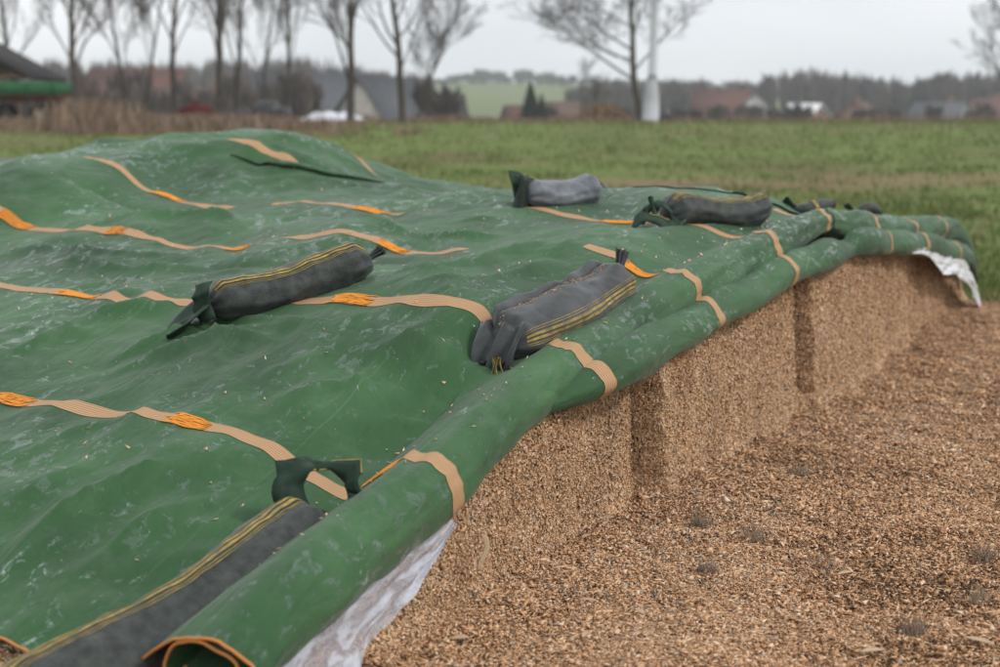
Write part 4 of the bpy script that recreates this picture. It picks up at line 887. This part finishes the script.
def tree(px, Y, height, r0, label, seed, lean=(0, 0), fork=.45, spread=.8, nb=(15, 8, 7, 6), grp='bare trees behind the field', tw=1.0, wide=0):
    x = (px-500)/FPX*Y; z = float(TZ(x, Y))-.05; o = empty('bare_tree', (x, Y, z), label, 'tree', grp)
    segs = grow_tree(seed, height*.9, r0*.82, lean, fork*.55+.05, spread, 4, nb, .06, wide)
    q = MB()
    for P, r_, lv in segs[0]: q.tube(P, r_, 8)
    q.build('trunk', M_BARK, o, True)
    q = MB()
    for P, r_, lv in segs[1]: q.tube(P, np.maximum(r_*.9, (.0085, .0085, .0085, .0065, .0055)[lv]*tw), 5 if lv == 1 else 3, False)
    W_ = segs['twigs']; A_, B_ = W_[:, :3], W_[:, 3:]; d_ = B_-A_; d_ /= np.linalg.norm(d_, axis=1)[:, None]; s1 = np.cross(d_, [.3, .9, .2]); s1 /= np.linalg.norm(s1, axis=1)[:, None]; s2 = np.cross(d_, s1); r_ = .0075*tw
    V = np.stack([A_+s1*r_, A_-s1*r_*.5+s2*r_*.87, A_-s1*r_*.5-s2*r_*.87, B_], 1).reshape(-1, 3); i = np.arange(len(A_))[:, None]*4
    q.add(V, None, np.concatenate([i+[[0, 1, 3]], i+[[1, 2, 3]], i+[[2, 0, 3]]])); q.build('crown', M_TWIG, o, True)
for a in [
 (14, 78, 11, .22, 'bare tree at the far left edge above the barn roof', 101, (.02, 0), .3),
 (87, 56, 10, .20, 'bare tree with leaning trunk beside the green trailer', 102, (-.16, .05), .30, .55),
 (131, 66, 10, .12, 'slim bare tree between the trailer and the red roofs', 103, (-.06, 0), .25, .5),
 (150, 72, 10, .11, 'thin pale bare tree in front of the red roofs', 104, (.04, 0), .35, .5),
 (178, 62, 12, .17, 'straight bare tree just left of the red machine', 105, (.0, 0), .35, .55),
 (223, 60, 11, .21, 'dark bare tree right above the red machine', 106, (-.05, 0), .28, .6),
 (239, 70, 11, .17, 'forked bare tree right of the red machine', 107, (.03, 0), .30, .6),
 (263, 78, 10, .12, 'slender bare tree above the black bales', 108, (.06, 0), .3, .5),
 (291, 70, 11, .15, 'bare tree between the black bales and white plastic', 109, (.02, 0), .3, .55),
 (352, 58, 8.5, .22, 'thick bare tree in front of the pale gable', 110, (.02, 0), .26, .55),
 (404, 60, 11, .20, 'tall straight bare tree right of the pale gable', 111, (-.01, 0), .25, .75),
 (418, 74, 7, .11, 'leaning slender bare tree over the grey barn', 112, (.42, 0), .2, .5),
 (640, 72, 9.5, .25, 'broad spreading bare tree beside the white pole', 113, (-.26, 0), .32, 1.15, (17, 9, 8, 10), 'bare trees behind the field', 1.1, 1),
 (1008, 80, 8, .20, 'bare tree at the right edge of the picture', 114, (-.03, 0), .25, .9),
 (590, 150, 8, .16, 'low bare tree beyond the log pile, left of the pole', 115, (.02, 0), .2, .9)]:
    tree(*a)
# conifers
def conifer(px, Y, h, w, label, seed):
    rs = np.random.default_rng(seed); x = (px-500)/FPX*Y; z = float(TZ(x, Y)); o = empty('conifer_tree', (x, Y, z), label, 'tree', 'dark conifers beyond the field')
    q = MB(); q.tube([(0, 0, -.3), (0, 0, h*.5), (0, 0, h*.97)], [.18, .1, .02], 6); q.build('trunk', M_BARK, o, True)
    n_ = 1500; f = rs.random(n_)**.8; a = rs.uniform(0, 6.28, n_); rr_ = w/2*(1-f)*rs.uniform(.4, 1.1, n_)+.1; b0 = np.c_[0*f, 0*f, h*(.08+.9*f)]; tip = np.c_[np.cos(a)*rr_, np.sin(a)*rr_, h*(.08+.9*f)-rr_*.25]
    wv = np.c_[-np.sin(a), np.cos(a), 0*a]*(.10+.05*rs.random(n_))[:, None]; mid = b0*.45+tip*.55
    V = np.stack([b0, mid+wv, tip, mid-wv, mid+np.array([0, 0, -.12])], 1).reshape(-1, 3); i = np.arange(n_)[:, None]*5
    T = np.concatenate([i+[[0, 1, 2]], i+[[0, 2, 3]], i+[[0, 4, 1]], i+[[4, 2, 1]]])
    raw('crown', V, None, T, M_CONIF, o, False, None, np.repeat(rs.random(n_), 5))
conifer(530, 170, 6.6, 4.6, 'larger dark conifer left of the log pile', 1); conifer(541, 165, 5.0, 3.0, 'smaller dark conifer tucked right of the larger one', 2)
conifer(101, 120, 5.2, 2.2, 'dark conifer between bare trunks left of the red roofs', 3)

# far wood: one mass of small bare trees on the slopes
def wood(name, label, spec, seed):
    rs = np.random.default_rng(seed); Vs = []; Ts = []; ti = []; off = 0
    for px, Y, ytop, wid in spec:
        x = (px-500)/FPX*Y; z0 = float(TZ(x, Y)); zt_ = CAMH+(108.5-ytop)*Y/FPX; h = max(zt_-z0, 2.5); w = wid*Y/FPX
        ns = 80; f = rs.random(ns)**.7; a = rs.uniform(0, 6.28, ns); b0 = np.c_[rs.normal(size=ns)*w*.05, rs.normal(size=ns)*w*.05, h*(.05+.45*f)]
        tip = np.c_[np.cos(a)*w*.5*np.sin(np.pi*(.15+.6*f)), np.sin(a)*w*.5, h*(.35+.65*f*rs.uniform(.75, 1.0, ns))]; th = .03*w+.10
        wv = np.c_[-np.sin(a), np.cos(a), 0*a]*th; wv[:, 0] += th*.7
        V = np.stack([b0-wv*.6, b0+wv*.6, b0*.4+tip*.6+wv, tip, b0*.4+tip*.6-wv], 1)+np.array([x, Y, z0])
        i = np.arange(ns)[:, None]*5+off; Ts.append(np.concatenate([i+[[0, 1, 2]], i+[[0, 2, 4]], i+[[4, 2, 3]]])); Vs.append(V.reshape(-1, 3)); off += ns*5
        ti.append(np.repeat(np.clip(rs.normal(.45, .16)+rs.normal(size=ns)*.18, 0, 1), 5))
    ob = raw(name, np.concatenate(Vs), None, np.concatenate(Ts), M_WOOD, None, False, None, np.concatenate(ti)); tag(ob, label, 'wood', kind='stuff')
sp = []
ytopR = lambda px: np.interp(px, [-200, 0, 150, 230, 300, 340, 400, 560, 600, 680, 745, 780, 830, 870, 900, 1000, 1200], [70, 60, 62, 64, 58, 66, 76, 90, 84, 82, 84, 72, 72, 79, 78, 74, 74])
for k in range(760):
    px = random.uniform(-160, 1160); 
    if 425 < px < 570: continue
    sp.append((px, random.uniform(330, 430), float(ytopR(px))+random.uniform(-9, 10), random.uniform(12, 24)))
wood('far_wood', 'brown leafless wood behind the houses across the background', sp, 5)
sp = [(px, random.uniform(820, 960), float(np.interp(px, [300, 440, 480, 540, 600, 700], [78, 78, 68, 69, 79, 80]))+random.uniform(0, 10), random.uniform(10, 18)) for px in np.random.default_rng(3).uniform(300, 760, 260)]
wood('far_wood', 'bluish far wood along the hilltop left of the pole', sp, 6)
sp = [(px, random.uniform(110, 160), random.uniform(62, 100), random.uniform(18, 40)) for px in np.random.default_rng(4).uniform(-40, 318, 60)]
sp += [(px, random.uniform(160, 230), random.uniform(100, 108), random.uniform(14, 26)) for px in np.random.default_rng(8).uniform(540, 1080, 40)]
sp += [(px, 120, 72+random.uniform(0, 14), 26) for px in (425, 440, 452, 432)]
wood('brush', 'grey brown leafless brush between the field edge and the houses', sp, 9)

# ------------------------------------------------------------------ houses and farm things in the background
def m_(name, c, c2=None, sc=2.0): return mat(name, c, .85, .2, (sc, c2 or tuple(k*.7 for k in c), .35, .7))
RED = m_('roof_red', (.145, .072, .060)); BRN = m_('roof_brown', (.145, .095, .074)); GRY = m_('roof_grey', (.11, .115, .125)); WROOF = m_('roof_white', (.78, .78, .80), (.66, .67, .70)); DRK = m_('roof_dark', (.05, .046, .046))
WALLW = m_('wall_white', (.60, .585, .56)); WALLB = m_('wall_brick', (.27, .15, .10)); WALLP = m_('wall_plaster', (.52, .48, .44)); WALLT = m_('wall_tan', (.30, .24, .19)); GLS = mat('pane_dark', (.03, .035, .04), .15, .6)
FRM = m_('window_frame', (.55, .54, .52))
def house(px, Y, w, d, zb, hw, hr, rot, wall, roof, label, chimney=True, wins=2):
    x = (px-500)/FPX*Y; z0 = zb; o = empty('house', (x, Y, z0), label, 'house', 'houses beyond the field'); o.rotation_euler = (0, 0, R(rot))
    q = MB(); q.prism([(-d/2, 0), (d/2, 0), (d/2, hw), (0, hw+hr), (-d/2, hw)], lambda p: (-w/2, p[0], p[1]), lambda p: (w/2, p[0], p[1])); q.build('wall', wall, o)
    q = MB()
    for sgn in (-1, 1):
        e = .45; sl = hr/(d/2); prof = [(0, hw+hr+.16), (sgn*(d/2+e), hw-sl*e+.16), (sgn*(d/2+e), hw-sl*e+.01), (0, hw+hr+.01)]
        q.prism(prof, lambda p: (-w/2-.35, p[0], p[1]), lambda p: (w/2+.35, p[0], p[1]))
    ro = q.build('roof', roof, o)
    if chimney: q = MB(); q.box((w*.18, d*.1, hw+hr*.95+.35), (.6, .6, 1.3)); q.build('chimney', WALLB, ro)
    for k in range(wins):
        xx = (-.5+(k+.5)/wins)*w
        q = MB(); q.box((xx, -d/2-.03, hw*.55), (1.2, .10, 1.3)); f = q.build('window', FRM, o); q = MB(); q.box((xx, -d/2-.09, hw*.55), (1.0, .06, 1.1)); q.build('pane', GLS, f)
    for sgn in (-1, 1) if wins else ():
        q = MB(); q.box((sgn*(w/2+.03), 0, hw+hr*.30), (.10, 1.0, 1.0)); f = q.build('window', FRM, o); q = MB(); q.box((sgn*(w/2+.09), 0, hw+hr*.30), (.06, .8, .8)); q.build('pane', GLS, f)
    q = MB(); q.box((w*.04, -d/2-.03, 1.0), (1.0, .10, 2.0)); dr = q.build('door', DRK, o); q = MB(); q.box((w*.04+.35, -d/2-.11, 1.0), (.1, .08, .1)); q.build('handle', FRM, dr)
house(143, 190, 12, 8, -.8, 3.6, 4.0, 6, WALLT, RED, 'house with faded red roof behind the left bare trees')
house(203, 175, 11, 8, -.8, 2.4, 2.6, -4, WALLT, BRN, 'low house with brown red roof right of the faded red roofed one')
house(388, 118, 9.5, 5.6, -.8, 1.2, 3.8, 66, WALLP, GRY, 'pale gabled barn with steep roof behind the thick bare tree', False, 0)
house(318, 150, 12, 8, -1.0, 2.0, 4.2, 4, WALLT, GRY, 'long grey barn left of the pale gable', False, 3)
house(428, 160, 8, 7, -1.2, 2.0, 2.4, 8, WALLT, DRK, 'dark roofed shed behind the leaning slender tree', False, 2)
house(720, 250, 10.5, 8, -1.5, 2.6, 3.6, -6, WALLB, RED, 'house with muted red roof right of the white pole')
house(752, 232, 3.2, 7, -1.5, 2.4, 3.4, 80, WALLW, GRY, 'narrow white gabled house beside the muted red roof', False, 1)
house(801, 240, 5.6, 7, -1.5, 1.9, 2.0, -38, WALLB, WROOF, 'small house with bright white roof in the right background', False, 2)
house(855, 235, 7, 7, -1.5, 1.6, 2.6, 60, WALLB, BRN, 'brown gabled house right of the white roofed one')
house(934, 240, 8.5, 8, -1.5, 1.5, 2.6, -34, WALLW, GRY, 'white walled house with grey roof at the far right')
house(985, 290, 9, 8, -1.5, 2.2, 3.0, 8, WALLB, RED, 'dull red house at the right edge behind the white walled one')
house(523, 200, 5, 5, -1.2, 1.6, 1.6, 12, WALLB, RED, 'small brick red shed left of the dark conifers', False, 1)
house(556, 195, 6.5, 5, -1.2, 1.8, 1.9, -10, WALLB, BRN, 'reddish shed between the conifers and the log pile', False, 1)
# open barn at the left edge
Yb = 66; xb = (-12-500)/FPX*Yb; zb = 1.0
o = empty('open_barn', (xb, Yb, zb), 'open sided barn with dark pitched roof at the left edge', 'barn')
q = MB(); 
for sgn in (-1, 1):
    q.prism([(0, 3.95), (sgn*3.3, 2.15), (sgn*3.3, 2.0), (0, 3.78)], lambda p: (p[0], -2.5, p[1]), lambda p: (p[0], 2.5, p[1]))
q.build('roof', DRK, o)
q = MB(); q.prism([(-2.9, 2.2), (2.9, 2.2), (0, 3.72)], lambda p: (p[0], 2.3, p[1]), lambda p: (p[0], 2.4, p[1])); q.build('gable_boards', WALLT, o)
for k, (xx, yy) in enumerate([(-2.8, -2.2), (.55, -2.2), (2.3, -2.0), (-2.8, 2.2), (2.6, 2.2)]):
    q = MB(); q.box((xx, yy, 1.1), (.28, .28, 2.6)); q.build('post', WALLB if k == 1 else BRN, o)
q = MB(); q.box((0, -2.35, 2.13), (5.8, .16, .2)); q.build('beam', BRN, o)
# green trailer
Yt = 60; xt = (18-500)/FPX*Yt; zt0 = 1.02; TGRN = m_('trailer_green', (.035, .16, .065), (.05, .12, .06)); TYRE = mat('tyre', (.02, .02, .02), .9, .1); RIM = m_('rim', (.35, .34, .33)); CHAS = m_('chassis', (.16, .045, .035))
o = empty('farm_trailer', (xt, Yt, zt0), 'green farm trailer with dark wheels under the barn at the left', 'trailer')
q = MB(); q.box((0, 0, 1.23), (4.6, 2.0, .10)); q.build('floor', CHAS, o)
for yy in (-1.0, 1.0):
    q = MB(); q.box((0, yy, 1.55), (4.6, .06, .54)); f = q.build('side_board', TGRN, o)
    for xx in (-2.2, -1.1, 0, 1.1, 2.2): q = MB(); q.box((xx, yy+math.copysign(.05, yy), 1.53), (.09, .05, .56)); q.build('rib', TGRN, f)
for xx in (-2.28, 2.28): q = MB(); q.box((xx, 0, 1.55), (.06, 1.92, .52)); q.build('end_board', TGRN, o)
q = MB(); q.box((0, .5, 1.08), (4.4, .12, .16)); q.box((0, -.5, 1.08), (4.4, .12, .16)); q.build('chassis', CHAS, o)
q = MB(); q.box((3.0, 0, .8), (1.6, .12, .10)); q.build('drawbar', CHAS, o)
for xx in (-1.5, -.55, 1.5):
    for yy in (-.9, .9):
        q = MB(); a = np.linspace(0, 2*np.pi, 25); q.tube(np.c_[xx+.36*np.cos(a), 0*a+yy, .48+.36*np.sin(a)], .14, 8, False); wv = q.build('wheel', TYRE, o, True)
        q = MB(); q.tube([(xx, yy-.08, .48), (xx, yy+.08, .48)], .24, 14); q.build('rim', RIM, wv)
# red harrow
Yr = 57; xr_ = (199-500)/FPX*Yr; RMET = m_('red_paint', (.13, .018, .022), (.08, .02, .02), 3)
o = empty('farm_implement', (xr_, Yr, 1.02), 'red farm implement parked among the bare trees', 'implement')
q = MB()
for zz_, yy in ((.55, -.3), (.55, .4)): q.box((0, yy, zz_), (1.7, .09, .09))
for xx in (-.8, -.3, .3, .8): q.box((xx, .05, .55), (.09, .8, .08))
q.build('frame', RMET, o)
q = MB(); q.tube([(-.45, .1, .55), (0, .1, 1.0), (.45, .1, .55)], .06, 6); q.build('hitch', RMET, o, True)
for k in range(8):
    xx = -.8+k*.23; q = MB(); q.tube([(xx, -.35, .55), (xx-.03, -.55, .40), (xx, -.45, .12), (xx+.06, -.38, .0)], .035, 5); q.build('tine', RMET, o, True)
q = MB(); q.prism([(-.7, .6), (.7, .6), (.5, .86), (-.35, .8)], lambda p: (p[0], -.25, p[1]), lambda p: (p[0], .3, p[1])); q.build('hopper', RMET, o)
# dark bales and white plastic heap
BLK = mat('black_film', (.022, .023, .027), .4, .5, (4, (.05, .05, .055), .4, .7), (6, .6, .05))
for k, (px, yy, r_, lab) in enumerate([(248, 66, .34, 'small dark wrapped bale left of the bigger black one'), (269, 66.5, .55, 'bigger dark wrapped bale right of the red implement'), (285, 67.5, .38, 'dark bale next to the white plastic heap')]):
    x = (px-500)/FPX*yy; c = np.array([x, yy, float(TZ(x, yy))]); o = empty('wrapped_bale', c, lab, 'bale', 'dark bales at the field edge')
    q = MB(); u_ = np.linspace(-1, 1, 11); P = np.c_[u_*r_*1.1, 0*u_, r_*.85+.03*np.sin(u_*5)]; q.tube(P, r_*(1-np.abs(u_)**6*.45)*(1+.05*np.sin(u_*9+k)), 16); q.build('bale_body', BLK, o, True)
    q = MB(); a = np.linspace(0, 2*np.pi, 17); q.tube(np.c_[0*a+.1, r_*1.01*np.cos(a), r_*.85+r_*1.01*np.sin(a)], .02, 5, False); q.build('strap', GRY, o, True)
WPL = mat('white_plastic', (.72, .74, .78), .25, .6, (3, (.58, .60, .66), .4, .7), (3, .5, .1))
x = (335-500)/FPX*63; gx, gy = np.meshgrid(np.linspace(-1.55, 1.45, 60), np.linspace(-1, 1, 30), indexing='ij')
hz = (.42*np.clip(1-(gx/1.55)**2, 0, 1)**.6*np.clip(1-gy**2, 0, 1)**.5)*(1+.35*pnoise(gx*1.6, gy*1.6, 3))+.07*ridged(gx*2.2, gy*2.2, 5)*np.clip(1-gy**2, 0, 1)
c = np.array([x, 63, float(TZ(x, 63))]); ob = raw('plastic_heap', np.stack([gx, gy, hz-.02], -1), gridq(60, 30), None, WPL); ob.location = [float(v) for v in c]; tag(ob, 'crumpled white plastic sheeting heaped at the field edge by the pale gable', 'plastic heap')
# log pile
x = (601-500)/FPX*78; LOGM = m_('log_end', (.33, .215, .14), (.20, .125, .08), 4); o = empty('log_pile', (x, 78, float(TZ(x, 78))), 'pile of orange brown cut logs left of the white pole', 'log pile')
rs = random.Random(4)
for row in range(4):
    for k in range(13-2*row):
        q = MB(); rr_ = rs.uniform(.09, .15); xx = (k-(12-2*row)/2)*.24+rs.uniform(-.04, .04); zc_ = .16+row*.21+rs.uniform(-.03, .03); q.tube([(xx, -.6+rs.uniform(-.1, .1), zc_), (xx+rs.uniform(-.06, .06), .6, zc_)], rr_, 8); q.build('log', LOGM, o, True)
# pole
POL = m_('pole_concrete', (.47, .48, .50), (.41, .42, .44), 1.5); Yp = 64; xp = (649-500)/FPX*Yp; zp = float(TZ(xp, Yp))
o = empty('utility_pole', (xp, Yp, zp-.05), 'tall pale concrete pole with a thicker foot at the field edge', 'pole')
q = MB(); q.tube([(0, 0, 0), (0, 0, 1.2), (.02, 0, 1.9), (.05, 0, 2.2)], [.40, .36, .27, .20], 14); q.build('foot', POL, o, True)
q = MB(); q.tube([(.05, 0, 2.1), (.12, 0, 6), (.16, 0, 10)], [.195, .165, .14], 14); q.build('shaft', POL, o, True)
q = MB(); q.box((.16, 0, 9.6), (2.0, .12, .14)); ca = q.build('crossarm', POL, o)
for xx in (-.8, .16, 1.1): q = MB(); q.tube([(xx, 0, 9.68), (xx, 0, 9.8), (xx, 0, 9.92)], [.04, .07, .03], 8); q.build('insulator', GLS, ca, True)
# dark round bale by the pole
x = (661-500)/FPX*64; o = empty('wrapped_bale', (x, 64.3, float(TZ(x, 64))), 'dark round bale at the foot of the pale pole', 'bale', 'dark bales at the field edge')
q = MB(); u_ = np.linspace(-1, 1, 11); q.tube(np.c_[u_*.36, 0*u_, 0*u_+.32], .34*(1-np.abs(u_)**5*.4), 14); q.build('bale_body', BLK, o, True); q = MB(); a = np.linspace(0, 2*np.pi, 17); q.tube(np.c_[0*a, .35*np.cos(a), .32+.35*np.sin(a)], .02, 5, False); q.build('strap', GRY, o, True)

# ------------------------------------------------------------------ moist winter air
HAZE = True
if HAZE:
    q = MB(); q.box((0, 0, 17), (3300, 3300, 70)); hz = q.build('haze', None); tag(hz, 'thin pale winter haze over the whole field and hills', 'haze', kind='stuff')
    m = bpy.data.materials.new('haze'); m.use_nodes = True; nt = m.node_tree; nt.nodes.clear()
    v = N(nt, 'ShaderNodeVolumePrincipled'); v.inputs['Density'].default_value = .00055; v.inputs['Color'].default_value = (.86, .90, .97, 1); v.inputs['Anisotropy'].default_value = .2
    ou = N(nt, 'ShaderNodeOutputMaterial'); nt.links.new(v.outputs[0], ou.inputs['Volume']); hz.data.materials.append(m)
